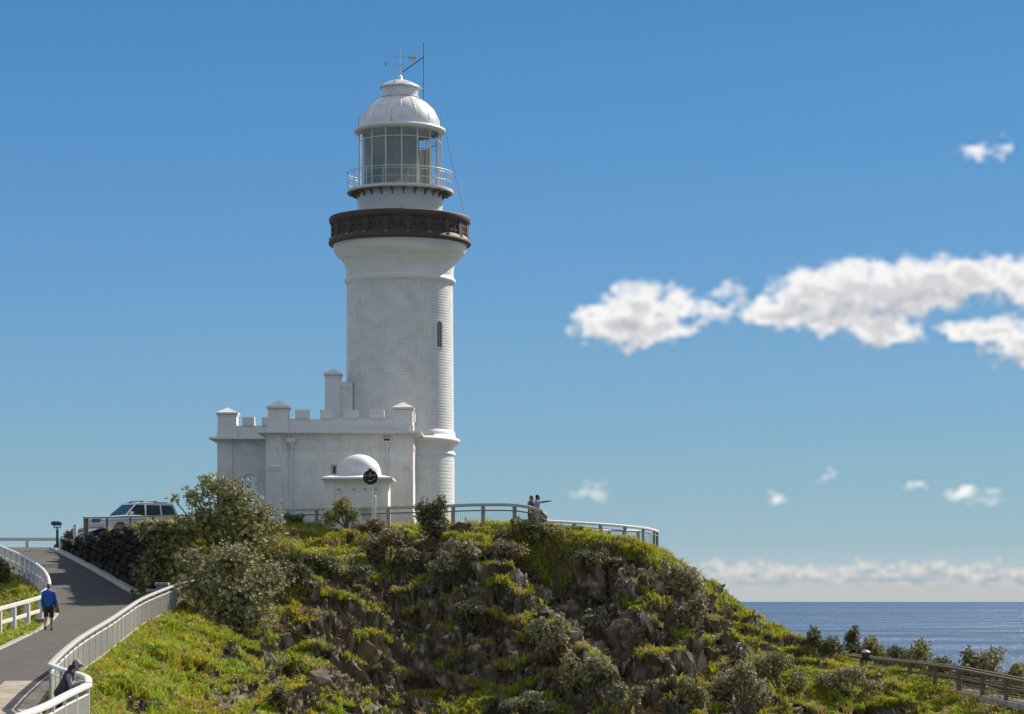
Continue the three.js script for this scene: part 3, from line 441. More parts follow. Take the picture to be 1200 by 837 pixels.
// ------------------------------------------------------------------ the battlemented wing at its foot
{
  const d0 = 137.5, S = F / d0, x = (px) => PX(px, d0), y = (py) => (EYE - py) / S;
  const t = thing('lighthouse_wing', 'low white battlemented building with corner piers at the foot of the tower', 'building', V(0, 0, 0));
  const xl = x(312), xr = x(484), zf = -d0, zb = -147.5, d1 = 142.9, xl2 = PX(255, d1), z1 = -d1, cy = y(508);
  part('wall', box(xl, xr, YARD - 0.1, cy, zb, zf), M.whiteCourse, t);
  // the set-back left part, its front wall pierced by an arched window
  const wx = PX(292.5, d1), wy = PY(556, d1), s = new THREE.Shape(); s.moveTo(xl2, YARD - 0.1); s.lineTo(xl + 0.02, YARD - 0.1); s.lineTo(xl + 0.02, cy); s.lineTo(xl2, cy); s.closePath();
  const hole = new THREE.Path(); hole.moveTo(wx - 0.42, YARD + 1.0); hole.lineTo(wx - 0.42, wy - 0.42); hole.absarc(wx, wy - 0.42, 0.42, Math.PI, 0, true); hole.lineTo(wx + 0.42, YARD + 1.0); hole.closePath(); s.holes.push(hole);
  const fw = new THREE.ExtrudeGeometry(s, { depth: 0.45, bevelEnabled: false, curveSegments: 24 }); fw.translate(0, 0, z1 - 0.45); metreUV(fw); part('wall', fw, M.whiteCourse, t);
  part('wall', merge([box(xl2, xl2 + 0.4, YARD - 0.1, cy - 0.004, zb, z1 - 0.451), box(xl2, xl, YARD - 0.1, cy - 0.004, zb - 0.4, zb - 0.003)]), M.whiteCourse, t);
  const win = new THREE.Group(); win.name = 'arched_window'; t.add(win);
  const pane = new THREE.Shape(); pane.moveTo(wx - 0.40, YARD + 1.02); pane.lineTo(wx - 0.40, wy - 0.42); pane.absarc(wx, wy - 0.42, 0.40, Math.PI, 0, true); pane.lineTo(wx + 0.40, YARD + 1.02); pane.closePath();
  const pg = new THREE.ExtrudeGeometry(pane, { depth: 0.01, bevelEnabled: false }); pg.translate(0, 0, z1 - 0.2); part('pane', pg, new THREE.MeshPhysicalMaterial({ color: lin(0.5, 0.55, 0.58), roughness: 0.05, metalness: 0.6 }), win);
  part('glazing_bar', merge([box(wx - 0.02, wx + 0.02, YARD + 1.02, wy, z1 - 0.18, z1 - 0.15), box(wx - 0.4, wx + 0.4, wy - 0.46, wy - 0.42, z1 - 0.18, z1 - 0.151)]), M.white, win);
  part('sill', chamfer(wx - 0.55, wx + 0.55, YARD + 0.9, YARD + 1.0, z1 - 0.2, z1 + 0.12), M.white, win);
  part('roof', merge([box(xl + 0.1, xr - 0.1, cy + 0.02, cy + 0.12, zb, zf - 0.3), box(xl2 + 0.1, xl + 0.09, cy + 0.01, cy + 0.11, zb, z1 - 0.3)]), std([0.4, 0.4, 0.4], 0.9), t);
  // cornice mouldings: run round the fronts and the visible sides
  const mould = (name, prof, mat = M.white) => { // rows of [how far it stands out, bottom, top]
    const geos = [];
    for (const [o, a, b] of prof) { geos.push(box(xl - o, xr + o, a, b, zf - 1.2, zf + o), box(xr - 1.2, xr + o, a, b, zb, zf - 1.201), box(xl - o, xl + 0.3, a, b, z1 + o + 0.001, zf - 1.201), box(xl2 - o, xl - o - 0.002, a, b, z1 - 1, z1 + o), box(xl2 - o, xl2 + 1, a, b, zb, z1 - 1.001)); }
    return part(name, merge(geos), mat, t);
  };
  mould('cornice', [[0.10, cy - 0.13, cy - 0.062], [0.22, cy - 0.06, cy - 0.002], [0.46, cy, cy + 0.085], [0.40, cy + 0.087, cy + 0.12]]);
  mould('string_course', [[0.03, y(527.5), y(526.6)], [0.025, y(524.2), y(523.4)]]);
  mould('blocking_course', [[-0.02, cy + 0.122, y(503)], [-0.05, y(503) + 0.002, y(491)]]);
  mould('plinth', [[0.08, YARD - 0.1, YARD + 0.6]]);
  // battlements
  const py0 = y(491) + 0.002, py1 = y(480.4);
  for (const [a, b] of [[346, 362], [375, 391], [404, 420], [433, 450]]) part('merlon', chamfer(x(a), x(b), py0, py1, zf - 0.45, zf + 0.04, 0.015), M.white, t);
  for (const a of [139.5, 141, 143.4]) part('merlon', chamfer(xr - 0.45, xr + 0.04, py0, py1, -a - 0.35, -a + 0.35, 0.015), M.white, t);
  for (const [a, b] of [[284, 298], [306.5, 314]]) part('merlon', chamfer(PX(a, d1), PX(b, d1), py0, py1, z1 - 0.45, z1 + 0.04, 0.015), M.white, t);
  const pier = (xa, xb, za, y0, ye, ya, parent = t) => {
    const g = new THREE.Group(); g.name = 'corner_pier'; parent.add(g); const w = xb - xa, zc = za - w / 2, xc = (xa + xb) / 2;
    part('shaft', chamfer(xa, xb, y0, ye, za - w, za, 0.02), M.white, g);
    part('base', chamfer(xa - 0.05, xb + 0.05, y0, y0 + 0.3, za - w - 0.05, za + 0.05, 0.02), M.white, g);
    part('neck', chamfer(xa - 0.04, xb + 0.04, ye - 0.11, ye - 0.03, za - w - 0.04, za + 0.04, 0.02), M.white, g);
    const cap = new THREE.ConeGeometry((w / 2 + 0.09) * Math.SQRT2, ya - ye - 0.1, 4, 1); cap.rotateY(Math.PI / 4); cap.translate(xc, (ya + ye + 0.1) / 2, zc); const c2 = cap.toNonIndexed(); c2.computeVertexNormals(); metreUV(c2); part('cap', c2, M.white, g);
    part('eave', chamfer(xa - 0.09, xb + 0.09, ye + 0.001, ye + 0.099, za - w - 0.09, za + 0.09, 0.02), M.white, g);
  };
  pier(x(314), x(337.4), zf + 0.06, cy + 0.123, y(478.6), y(468.4));
  pier(x(461), x(483.4), zf + 0.06, cy + 0.123, y(479.6), y(470.6));
  pier(PX(255, d1), PX(277, d1), z1 + 0.06, cy + 0.123, PY(485.6, d1), PY(477, d1));
  // pilasters at the corners with small bracket blocks
  for (const [a, b, z, yb] of [[312, 330, zf, 546], [467, 484, zf, 546]]) {
    part('pilaster', chamfer(x(a) - 0.02, x(b), YARD + 0.6, cy - 0.13, z - 0.2, z + 0.07, 0.015), M.whiteCourse, t);
    part('bracket_block', merge([chamfer(x(a) + 0.2, x(b) - 0.05, y(548.4), y(546.8), z - 0.1, z + 0.14, 0.01), chamfer(x(a) + 0.24, x(b) - 0.1, y(551.6), y(550), z - 0.1, z + 0.12, 0.01)]), M.white, t);
  }
  part('pilaster', chamfer(xl2 - 0.02, PX(272, d1), YARD + 0.6, cy - 0.13, z1 - 0.2, z1 + 0.07, 0.015), M.whiteCourse, t);
  // rainwater heads and pipes
  for (const [px, out] of [[341.5, 0], [453.5, 0], [479.4, 0.06]]) {
    const g = new THREE.Group(); g.name = 'downpipe'; t.add(g); const X = x(px), z = zf + 0.12 + out, low = px > 470;
    part('pipe', bar(V(X, YARD, z), V(X, low ? y(560) : y(527), z), low ? 0.05 : 0.055, 10), M.white, g);
    if (!low) { part('hopper', merge([chamfer(X - 0.22, X + 0.22, y(519), y(513.4), z - 0.16, z + 0.14, 0.02), (() => { const q = new THREE.CylinderGeometry(0.21, 0.065, y(519) - y(528) - 0.01, 4); q.rotateY(Math.PI / 4); q.translate(X, (y(519) + y(528)) / 2, z - 0.01); return q; })()]), M.white, g); part('outlet', box(X - 0.17, X + 0.17, y(517), y(514.4), z + 0.141, z + 0.15), px < 400 ? std([0.62, 0.62, 0.62], 0.3) : M.dark, g); }
    else part('bend', bar(V(X, y(560), z), V(X + 0.2, y(541), z), 0.05, 8), M.white, g);
  }
  const lamp = new THREE.Group(); lamp.name = 'wall_vent'; t.add(lamp);
  part('frame', chamfer(x(388), x(394.5), y(556), y(544.5), zf - 0.02, zf + 0.05, 0.01), std([0.45, 0.36, 0.26], 0.8), lamp); part('opening', box(x(390.4), x(393.4), y(555), y(546.4), zf + 0.051, zf + 0.06), M.dark, lamp);
  // chimney turret behind the battlements
  const tz = -142.2, td = 142.8, X = (p) => PX(p, td), Y = (p) => PY(p, td);
  part('turret_wall', chamfer(X(399), X(414), cy + 0.1, Y(448.6), tz - 1.0, tz, 0.02), M.whiteCourse, t);
  part('turret_string', chamfer(X(400), X(413), Y(454.6), Y(453), tz - 0.1, tz + 0.05, 0.01), M.white, t);
  pier(X(381.6), X(399.6), tz + 0.08, cy + 0.13, Y(441), Y(432.4));
}

// ------------------------------------------------------------------ domed hut in front
{
  const d0 = 131.2, S = F / d0, x = (px) => PX(px, d0), y = (py) => (EYE - py) / S, xc = x(418.5), zc = -d0 - 1.6;
  const t = thing('domed_hut', 'small square white hut with a hemispherical dome in front of the battlemented wing', 'hut', V(xc, YARD, zc));
  const Y = (p) => y(p) - YARD, w = 1.56;
  part('wall', box(-w, w, -0.1, Y(566), -1.58, 1.56), M.whiteCourse, t);
  part('cornice', merge([chamfer(-w - 0.06, w + 0.06, Y(566), Y(564), -w - 0.06, w + 0.06, 0.02), chamfer(-w - 0.14, w + 0.14, Y(564) + 0.001, Y(562), -w - 0.14, w + 0.14, 0.02), chamfer(-w - 0.27, w + 0.27, Y(562) + 0.001, Y(559.6), -w - 0.27, w + 0.27, 0.02)]), M.white, t);
  const roof = new THREE.CylinderGeometry(1.25 * Math.SQRT2, (w + 0.26) * Math.SQRT2, Y(556.4) - Y(559.6), 4); roof.rotateY(Math.PI / 4); roof.translate(0, (Y(556.4) + Y(559.6)) / 2 + 0.002, 0); const rf = roof.toNonIndexed(); rf.computeVertexNormals(); metreUV(rf); part('roof', rf, M.white, t);
  part('dome', lathe([[1.20, Y(558.4)], [1.18, Y(556)], [1.16, Y(553.5)], ...Array.from({ length: 15 }, (_, i) => [1.14 * Math.cos(i * Math.PI / 30), Y(553.5) + 1.0 * Math.sin(i * Math.PI / 30)]), [0.02, Y(553.5) + 1.0]], 64), M.white, t);
  for (const s of [-1, 1]) { part('corner_bracket', (() => { const q = new THREE.Shape(); q.moveTo(0, 0); q.lineTo(0.3, 0); q.quadraticCurveTo(0.12, -0.12, 0.1, -0.5); q.lineTo(0, -0.62); q.closePath(); const g = new THREE.ExtrudeGeometry(q, { depth: 0.3, bevelEnabled: false }); if (s < 0) g.rotateY(Math.PI); g.translate(s * (w - 0.02), Y(562.4), s < 0 ? 1.55 : 1.25); return g; })(), M.white, t); part('pilaster', chamfer(s > 0 ? w - 0.36 : -w - 0.02, s > 0 ? w + 0.02 : -w + 0.36, 0, Y(566), 1.4, 1.62, 0.015), M.whiteCourse, t); }
  for (const s of [-0.95, -0.18, 0.4, 0.95]) part('vent_slot', box(s - 0.1, s + 0.1, Y(574.6), Y(573), 1.561, 1.575), std([0.3, 0.3, 0.31], 0.8), t);
}

// round dark sign on its pole
{
  const d = 129.6, x = PX(434, d), y = PY(559.6, d), g0 = YARD, t = thing('round_sign', 'round black sign with small white marks on a thin white pole by the hut', 'sign', V(x, g0, -d));
  const cv = document.createElement('canvas'); cv.width = cv.height = 128; const c = cv.getContext('2d'); c.fillStyle = '#0b0b10'; c.fillRect(0, 0, 128, 128); c.fillStyle = '#d9d6dc'; c.fillRect(60, 16, 5, 42); c.font = 'bold 20px sans-serif'; c.fillStyle = '#b5afc0'; c.fillRect(14, 42, 9, 16); c.fillRect(40, 40, 7, 10); c.fillRect(76, 38, 10, 9); c.fillRect(98, 38, 12, 12); c.fillStyle = '#8b98a4'; c.fillRect(92, 70, 10, 12); c.fillStyle = '#d9d6dc'; c.fillRect(44, 92, 38, 5);
  const tx = new THREE.CanvasTexture(cv); tx.colorSpace = THREE.SRGBColorSpace;
  const disc = new THREE.CylinderGeometry(0.375, 0.375, 0.06, 40); disc.rotateX(Math.PI / 2); disc.translate(0, y - g0, 0); part('disc', disc, M.black, t);
  const face = new THREE.CircleGeometry(0.355, 40); face.translate(0, y - g0, 0.034); part('face', face, new THREE.MeshStandardMaterial({ map: tx, roughness: 0.6 }), t);
  part('lug', chamfer(-0.09, 0.07, y - g0 + 0.34, y - g0 + 0.45, -0.03, 0.03, 0.01), M.black, t);
  part('pole', bar(V(0.1, 0, 0), V(0.1, y - g0 - 0.3, 0), 0.025, 8), M.whiteMetal, t);
}
{
  const d = 130, x = PX(439.4, d), t = thing('bollard', 'short thick white post standing between the round sign and the fence', 'bollard', V(x, YARD, -d));
  part('post', bar(V(0, 0, 0), V(0, PY(582.5, d) - YARD, 0), 0.06, 12), M.whiteMetal, t); part('cap', new THREE.SphereGeometry(0.07, 14, 10).translate(0, PY(582.5, d) - YARD, 0), M.whiteMetal, t);
}
// ------------------------------------------------------------------ fences
// posts, a broad top rail, thinner rails below and an infill of upright bars; pts are points on the ground, h the height of the top rail
function along(pts, every, phase = 0) { const out = [], acc = [0]; for (let i = 1; i < pts.length; i++) acc.push(acc[i - 1] + pts[i].distanceTo(pts[i - 1])); const L = acc[acc.length - 1], n = Math.max(1, Math.round(L / every)); for (let k = 0; k <= n; k++) { const s = Math.min(L - 1e-4, L * k / n + (k && k < n ? phase : 0)); let i = 1; while (acc[i] < s) i++; const f = (s - acc[i - 1]) / (acc[i] - acc[i - 1]); out.push([pts[i - 1].clone().lerp(pts[i], f), Math.atan2(-(pts[i].z - pts[i - 1].z), pts[i].x - pts[i - 1].x)]); } return out; }
const lift = (pts, h) => pts.map((p) => V(p.x, p.y + h, p.z));
function fence(name, label, pts, o) {
  const g = thing(name, label, 'fence', V(0, 0, 0), o.group), { h = 1.08, every = 1.8, post = [0.09, 0.09], top = [0.13, 0.07], mat = M.whiteMetal, topMat = mat, postMat = mat } = o;
  part('top_rail', sweep(lift(pts, h), top[0], top[1]), topMat, g);
  for (const [hh, w, t, m] of o.rails ?? []) part('rail', sweep(lift(pts, hh), w, t), m ?? mat, g);
  const pg = chamfer(-post[0] / 2, post[0] / 2, -0.25, h - top[1] - 0.002, -post[1] / 2, post[1] / 2, 0.008);
  const posts = o.postsAt ?? along(pts, every);
  for (const [p, a] of posts) { const m = part('post', pg, postMat, g); m.position.copy(p); m.rotation.y = a; }
  if (o.bars) { const [y0, y1, gap, r, bm] = o.bars; for (let i = 0; i < posts.length - 1; i++) { const seg = []; const sub = along(pts, gap).filter(([p]) => { const a = posts[i][0], b = posts[i + 1][0], t = b.clone().sub(a), s = p.clone().sub(a).dot(t) / t.lengthSq(); return s > 0.02 && s < 0.98 && p.distanceTo(a.clone().lerp(b, clamp(s))) < 0.8; }); for (const [p] of sub) { const c = new THREE.BoxGeometry(r * 2, y1 - y0, r * 2); c.translate(p.x, p.y + (y0 + y1) / 2, p.z); seg.push(c); } if (seg.length) { const m = part('infill_bars', merge(seg), bm ?? mat, g); m.userData.kind = 'stuff'; } } }
  return g;
}
const onRoad = (x, d, dy = 0) => V(x, roadY(d) + dy, -d);
const road_line = smooth([[-13.9, 107.6], [-13.95, 104], [-13.9, 96.5], [-13.4, 89], [-12.85, 82], [-12.2, 72.5], [-11.35, 64.5], [-10.75, 59.6]].map(([x, d]) => onRoad(x, d)), 0.9);
const gapRails = [[0.86, 0.045, 0.035, M.whiteMetal], [0.10, 0.05, 0.05, M.galv]];
fence('roadside_fence', 'long white barred fence climbing along the right side of the road', road_line, { post: [0.06, 0.06], postMat: M.railGrey, bars: [0.08, 0.84, 0.072, 0.013, M.galv], rails: gapRails, every: 1.9, top: [0.16, 0.08], topMat: M.railGrey });
const bay = smooth([[-10.75, 59.6], [-10.1, 57.6], [-9.2, 55.2], [-8.72, 52.7]].map(([x, d]) => onRoad(x, d)), 0.7);
fence('lookout_fence', 'short white barred fence closing the lookout bay behind the person in the cap', bay, { post: [0.06, 0.06], postMat: M.railGrey, bars: [0.08, 0.84, 0.072, 0.013, M.galv], rails: gapRails, every: 1.9, top: [0.16, 0.08], postsAt: along(bay, 1.9).slice(1) });
const near = smooth([[-8.70, 52.5], [-8.62, 49.6], [-8.5, 46.5], [-8.55, 43.5], [-8.8, 40], [-9.2, 36]].map(([x, d]) => onRoad(x, d)), 0.7);
fence('lookout_fence', 'white barred fence with rounded rail in the bottom left corner, leant on by the person', near, { post: [0.06, 0.06], bars: [0.08, 0.84, 0.08, 0.015, M.railGrey], rails: gapRails, every: 1.7, top: [0.18, 0.09] });
// the near end turns up the slope among the shrubs; a stair rail climbs behind
fence('fence_return', 'short white rail running from the end of the roadside fence into the shrubs', [onRoad(-13.9, 107.6), V(-13.2, -0.3, -108.6), V(-12.2, 0.1, -109.4)], { rails: [[0.86, 0.045, 0.035]], every: 1.7, top: [0.14, 0.07] });
{
  const a = at(212, 666, 117), b = at(240, 639, 121.5), g = thing('stair_handrail', 'slanting grey metal handrail half hidden in the big shrubs', 'handrail', V(0, 0, 0));
  part('rail', sweep([a, a.clone().lerp(b, 0.5), b], 0.12, 0.1), M.railGrey, g);
  for (const t of [0.02, 0.5, 0.98]) { const p = a.clone().lerp(b, t); part('post', bar(V(p.x, land(p.x, -p.z) - 0.2, p.z), V(p.x, p.y - 0.05, p.z), 0.03, 8), M.railGrey, g); }
}
// left of the road: two-railed white fence by the verge, then a stone-edged one climbing to the crest
{
  const line = [[-18.5, 100.4], [-18.55, 97], [-18.6, 93], [-18.5, 88], [-18.3, 80]].map(([x, d]) => V(x, roadY(d) - 0.12, -d));
  fence('verge_fence', 'white two-rail fence on the grass verge at the left edge, nearest the walking man', line, { rails: [[0.52, 0.05, 0.14]], every: 2.6, top: [0.07, 0.15], post: [0.2, 0.2], h: 1.04 });
  const up = smooth([[-18.5, 100.6], [-19.0, 105], [-21.4, 117], [-24.4, 128], [-27.4, 137], [-31.6, 150]].map(([x, d]) => onRoad(x, d, 0.02)), 2.2);
  const f = fence('road_fence', 'white railing on a low stone edge curving up the left side of the road', up, { rails: [[0.5, 0.06, 0.10]], every: 2.2, top: [0.14, 0.10], post: [0.16, 0.16], h: 1.04 });
  const r = rng(5); along(up, 1.15).forEach(([p, a]) => { const s = chamfer(-0.5, 0.5, -0.55, 0.02 + 0.05 * r(), -0.17, 0.17, 0.06), m = part('edge_stone', s, std([0.40 + 0.12 * r(), 0.37 + 0.1 * r(), 0.33 + 0.08 * r()], 0.9, { map: rep(concreteMap, 1, 1), bumpMap: rep(grain, 1, 1), bumpScale: 0.03 }), f); m.position.copy(p); m.position.y -= 0.06; m.rotation.y = a + 0.06 * (r() - 0.5); });
  // level railing across the crest
  const cr = [PX(-40, 160), PX(0, 160), PX(40, 160), PX(68, 160)].map((x) => V(x, 2.7, -160));
  fence('crest_fence', 'plain white railing standing level across the crest of the road at far left', cr, { every: 2.08, top: [0.10, 0.2], post: [0.22, 0.16], h: 1.02 });
  const c2 = [V(PX(71, 150), 3.02, -150), V(PX(98, 148), 3.22, -148)];
  fence('yard_rail', 'low white rail beside the viewing telescope at the top of the stone wall', c2, { every: 1.5, top: [0.08, 0.12], post: [0.16, 0.16], h: 0.55 });
}
{ const d = 147, p = V(PX(88, d), 3.3, -d), t = thing('bollard', 'stubby white post between the telescope and the parked car', 'bollard', p); part('post', chamfer(-0.1, 0.1, -0.2, PY(616, d) - 3.3, -0.1, 0.1, 0.02), M.whiteMetal, t); part('cap', chamfer(-0.115, 0.115, PY(616, d) - 3.299, PY(616, d) - 3.25, -0.115, 0.115, 0.015), M.whiteMetal, t); }
// fence on the stone wall before the car, with pale boards behind its bars
{
  const g = [[99, 138.6], [112, 138], [150, 136.5], [195, 134.6], [235, 133]].map(([px, d]) => V(PX(px, d), 3.26, -d));
  fence('car_park_fence', 'grey metal fence with barred panels on the stone wall before the white car', g, { h: 1.06, every: 1.75, top: [0.09, 0.08], mat: M.galvDark, topMat: M.galv, rails: [[0.98 - 0.1, 0.03, 0.03, M.galvDark], [0.12, 0.03, 0.03, M.galvDark]], bars: [0.1, 0.86, 0.12, 0.009, M.galvDark] });
  const b = thing('notice_board', 'narrow brown timber board at the left end of the car park fence', 'board', V(PX(100.6, 139), 3.25, -139)); part('board', chamfer(-0.13, 0.13, 0, 1.05, -0.05, 0.05, 0.02), std([0.22, 0.11, 0.06], 0.8, { map: woodMap }), b); part('cap', chamfer(-0.17, 0.17, 1.051, 1.1, -0.08, 0.08, 0.015), M.timber, b);
}
// the lookout fences along the hill top
const topLine = (rows, h) => smooth(rows.map(([px, py, d]) => V(PX(px, d), PY(py, d) - h, -d)), 0.8);
{
  const A = topLine([[331, 596, 134], [371, 595.4, 133], [430, 594.4, 131], [497, 592.4, 128.6], [566, 590, 126], [603, 590.4, 124.4], [622, 593, 123.4], [633, 596.6, 123], [638, 600, 123.4], [639, 603, 124.6]], 1.12);
  const posts = [[371, 133], [411, 131.7], [455, 130.1], [497, 128.6], [531, 127.3], [566, 126], [603, 124.4], [630, 123.1], [638.6, 124.4]].map(([px, d]) => { const x = PX(px, d); let best = A[0]; for (const p of A) if (Math.hypot(p.x - x, p.z + d) < Math.hypot(best.x - x, best.z + d)) best = p; return [V(x, best.y, -d), 0.3]; });
  fence('hilltop_fence', 'grey metal lookout fence along the hill top below the tower, rounded at its right end', A, { h: 1.12, top: [0.20, 0.15], topMat: M.railGrey, mat: M.galv, postMat: M.galv, post: [0.17, 0.13], postsAt: posts, rails: [[0.80, 0.05, 0.06, M.galvDark], [0.08, 0.05, 0.05, M.galvDark]], bars: [0.08, 0.76, 0.13, 0.006, M.galvDark] });
  const e = thing('fence_post', 'white post with a round knob at the left end of the hilltop fence', 'post', V(PX(331, 134.1), 3.45, -134.1)); part('post', bar(V(0, -0.1, 0), V(0, PY(589.6, 134.1) - 3.45, 0), 0.085, 12), M.whiteMetal, e); part('knob', new THREE.SphereGeometry(0.12, 16, 12).translate(0, PY(588.4, 134.1) - 3.45, 0), M.whiteMetal, e);
  const B = topLine([[640, 609.4, 123.6], [690, 612.2, 125.4], [735, 615.6, 127.4], [757, 618, 129], [767, 620.4, 130.4], [770.4, 622, 131.8], [769, 622.4, 134]], 1.1);
  fence('terrace_fence', 'pale railed lookout fence on the lower terrace at the right brow of the hill', B, { h: 1.1, top: [0.20, 0.12], topMat: M.whiteMetal, mat: M.galv, post: [0.15, 0.12], every: 1.75, rails: [[0.84, 0.04, 0.04, M.galv], [0.08, 0.05, 0.05, M.galvDark]], bars: [0.08, 0.82, 0.13, 0.006, M.galvDark] });
  const C = [[697, 621, 130], [714, 621, 131], [748, 621.4, 133]].map(([px, py, d]) => V(PX(px, d), PY(py, d) - 1.0, -d));
  fence('inner_fence', 'grey metal inner rail with slanting stair rails behind the terrace fence', C, { h: 1.0, top: [0.09, 0.09], mat: M.galv, post: [0.14, 0.12], every: 1.1, rails: [[0.7, 0.05, 0.06, M.galv]] });
  const s = thing('stair_handrail', 'pair of dark slanting stair rails behind the terrace fence', 'handrail', V(0, 0, 0)); part('rail', sweep([at(697, 620, 128.6), at(726, 637, 128)], 0.08, 0.1), M.galvDark, s); part('rail', sweep([at(697, 627, 128.6), at(716, 638, 128.2)], 0.08, 0.1), M.galvDark, s); part('post', bar(at(690, 640, 128.7), at(690, 619.6, 128.7), 0.08, 8), M.galvDark, s); part('post', bar(at(727, 643, 128), at(727, 636, 128), 0.05, 8), M.galvDark, s);
}
// timber walkway at the right
{
  const rows = [[985, 766, 126.4], [1013, 770, 124.6], [1057, 774.6, 122.2], [1109, 780.6, 119.4], [1146, 787.4, 117.2], [1190, 796, 114.6], [1240, 806, 112]].map(([px, py, d]) => V(PX(px, d), PY(py, d) - 1.1, -d)), line = smooth(rows, 1.0), back = line.map((p) => V(p.x + 0.75, p.y - 0.02, p.z - 1.5));
  const g = thing('boardwalk', 'raised walkway deck of grey boards with a pale edge beam at bottom right', 'walkway', V(0, 0, 0));
  const pl = along(line, 0.16), bl = along(back, 0.16), n = Math.min(pl.length, bl.length);
  part('edge_beam', sweep(lift(line, 0.06).map((p) => V(p.x - 0.02, p.y, p.z + 0.12)), 0.10, 0.30), M.kerb, g); part('edge_beam', sweep(lift(back, 0.06), 0.10, 0.30), M.timber, g);
  for (let i = 0; i < n - 1; i++) { const a = pl[i][0], b = bl[i][0]; part('board', sweep([V(a.x, a.y + 0.11, a.z), V(b.x, b.y + 0.11, b.z)], 0.14, 0.045), M.timber, g); }
  for (const [p] of along(line, 2.0)) { const b = Math.min(land(p.x, -p.z) - 0.3, p.y - 0.4); part('pile', bar(V(p.x, b, p.z), V(p.x, p.y - 0.2, p.z), 0.1, 8), M.timber, g); }
  const o = { h: 1.1, top: [0.16, 0.12], mat: M.timber, post: [0.16, 0.14], every: 2.1, rails: [[0.66, 0.07, 0.10], [0.32, 0.06, 0.05]] };
  fence('walkway_fence', 'weathered timber fence along the near side of the walkway at lower right', line, { ...o, every: 1.9 });
  fence('walkway_fence', 'weathered timber fence along the far side of the walkway, before the bushes and sea', back, o);
  const c = at(1014.6, 764.5, 124.2), q = thing('litter_bin', 'small dark bin with pale lid at the far end of the walkway', 'bin', V(c.x, c.y - 0.75, c.z)); part('drum', lathe([[0.02, 0.35], [0.18, 0.35], [0.2, 0.6], [0.21, 0.72]], 20), M.dark, q); part('lid', lathe([[0.22, 0.722], [0.22, 0.76], [0.12, 0.84], [0.02, 0.86]], 20), std([0.35, 0.36, 0.36], 0.6), q); part('stand', bar(V(0, -0.6, 0), V(0, 0.36, 0), 0.05, 8), M.galvDark, q);
}

// ------------------------------------------------------------------ dark stone wall between road and car park
{
  const t = thing('stone_wall', 'dark rubble stone retaining wall between the rising road and the car park', 'wall', V(0, 0, 0)), r = rng(77);
  const line = []; for (let d = 113; d <= 153; d += 0.5) line.push([roadR(d) + 0.02, d]);
  const core = []; { const pos = [], idx = []; line.forEach(([x, d], i) => { const yt = Math.max(roadY(d) + 0.15, 3.24), yb = roadY(d) - 0.1; for (const [dx, y] of [[0, yb], [0, yt], [0.55, yt], [0.55, yb]]) pos.push(x + 0.12 + dx, y, -d); if (i) for (const [a, b] of [[0, 1], [1, 2], [2, 3]]) { const p = (i - 1) * 4, q = i * 4; idx.push(p + a, p + b, q + a, p + b, q + b, q + a); } }); const g = new THREE.BufferGeometry(); g.setAttribute('position', new THREE.Float32BufferAttribute(pos, 3)); g.setIndex(idx); const q = g.toNonIndexed(); q.computeVertexNormals(); metreUV(q); part('core', q, std([0.03, 0.028, 0.026], 0.95), t); }
  const kinds = [], mats = [];
  for (let k = 0; k < 6; k++) { const g = new THREE.IcosahedronGeometry(0.5, 1), p = g.attributes.position; for (let i = 0; i < p.count; i++) { const v = V(p.getX(i), p.getY(i), p.getZ(i)); const m = Math.max(Math.abs(v.x), Math.abs(v.y), Math.abs(v.z)); v.multiplyScalar(lerp(1, 0.5 / m, 0.62) * (1 + 0.16 * n3(v.x * 2.2 + k * 5, v.y * 2.2, v.z * 2.2))); p.setXYZ(i, v.x, v.y, v.z); } g.computeVertexNormals(); metreUV(g); kinds.push(g); }
  for (let k = 0; k < 7; k++) { const q = 0.03 + 0.04 * r(), w = r(); mats.push(std([q * (1 + 0.15 * w), q * (1 + 0.02 * w), q * 0.92], 0.95, { map: rep(concreteMap, 1, 1), bumpMap: rep(grain, 2, 2), bumpScale: 0.03 })); }
  let count = 0;
  for (let row = 0; row < 9; row++) {
    let d = 113 + (row % 2) * 0.3;
    while (d < 152.4) { const wd = 0.62 + 0.5 * r(), h = 0.42, dm = d + wd / 2, y = roadY(dm) + 0.02 + (row + 0.5) * h * 0.96; d += wd; if (y > 3.26 || count >= 298) continue; const m = part('stone', kinds[Math.floor(r() * 6)], mats[Math.floor(r() * 7)], t); count++; m.position.set(roadR(dm) + 0.1 + 0.08 * r(), y + 0.05 * (r() - 0.5), -dm); m.scale.set(0.34 + 0.1 * r(), h * (0.9 + 0.25 * r()), wd * 1.16); m.rotation.set(0.14 * (r() - 0.5), -0.26 + 0.2 * (r() - 0.5), 0.1 * (r() - 0.5)); }
  }
}

// two pale posts where the roadside fence ends
for (const [px, py, w, label] of [[178, 690.5, 0.2, 'shorter of two mauve-grey posts behind the end of the roadside fence'], [190, 683, 0.24, 'taller of two mauve-grey posts behind the end of the roadside fence']]) { const d = 110, x = PX(px, d), y0 = roadY(d) - 0.1, h = PY(py, d) - y0, t = thing('stone_post', label, 'post', V(x, y0, -d)); part('shaft', chamfer(-w, w, 0, h - 0.14, -w, w, 0.03), std([0.40, 0.36, 0.42], 0.85, { map: rep(concreteMap, 1, 1) }), t); part('cap', chamfer(-w - 0.05, w + 0.05, h - 0.139, h, -w - 0.05, w + 0.05, 0.04), std([0.46, 0.42, 0.47], 0.85, { map: rep(concreteMap, 1, 1) }), t); }
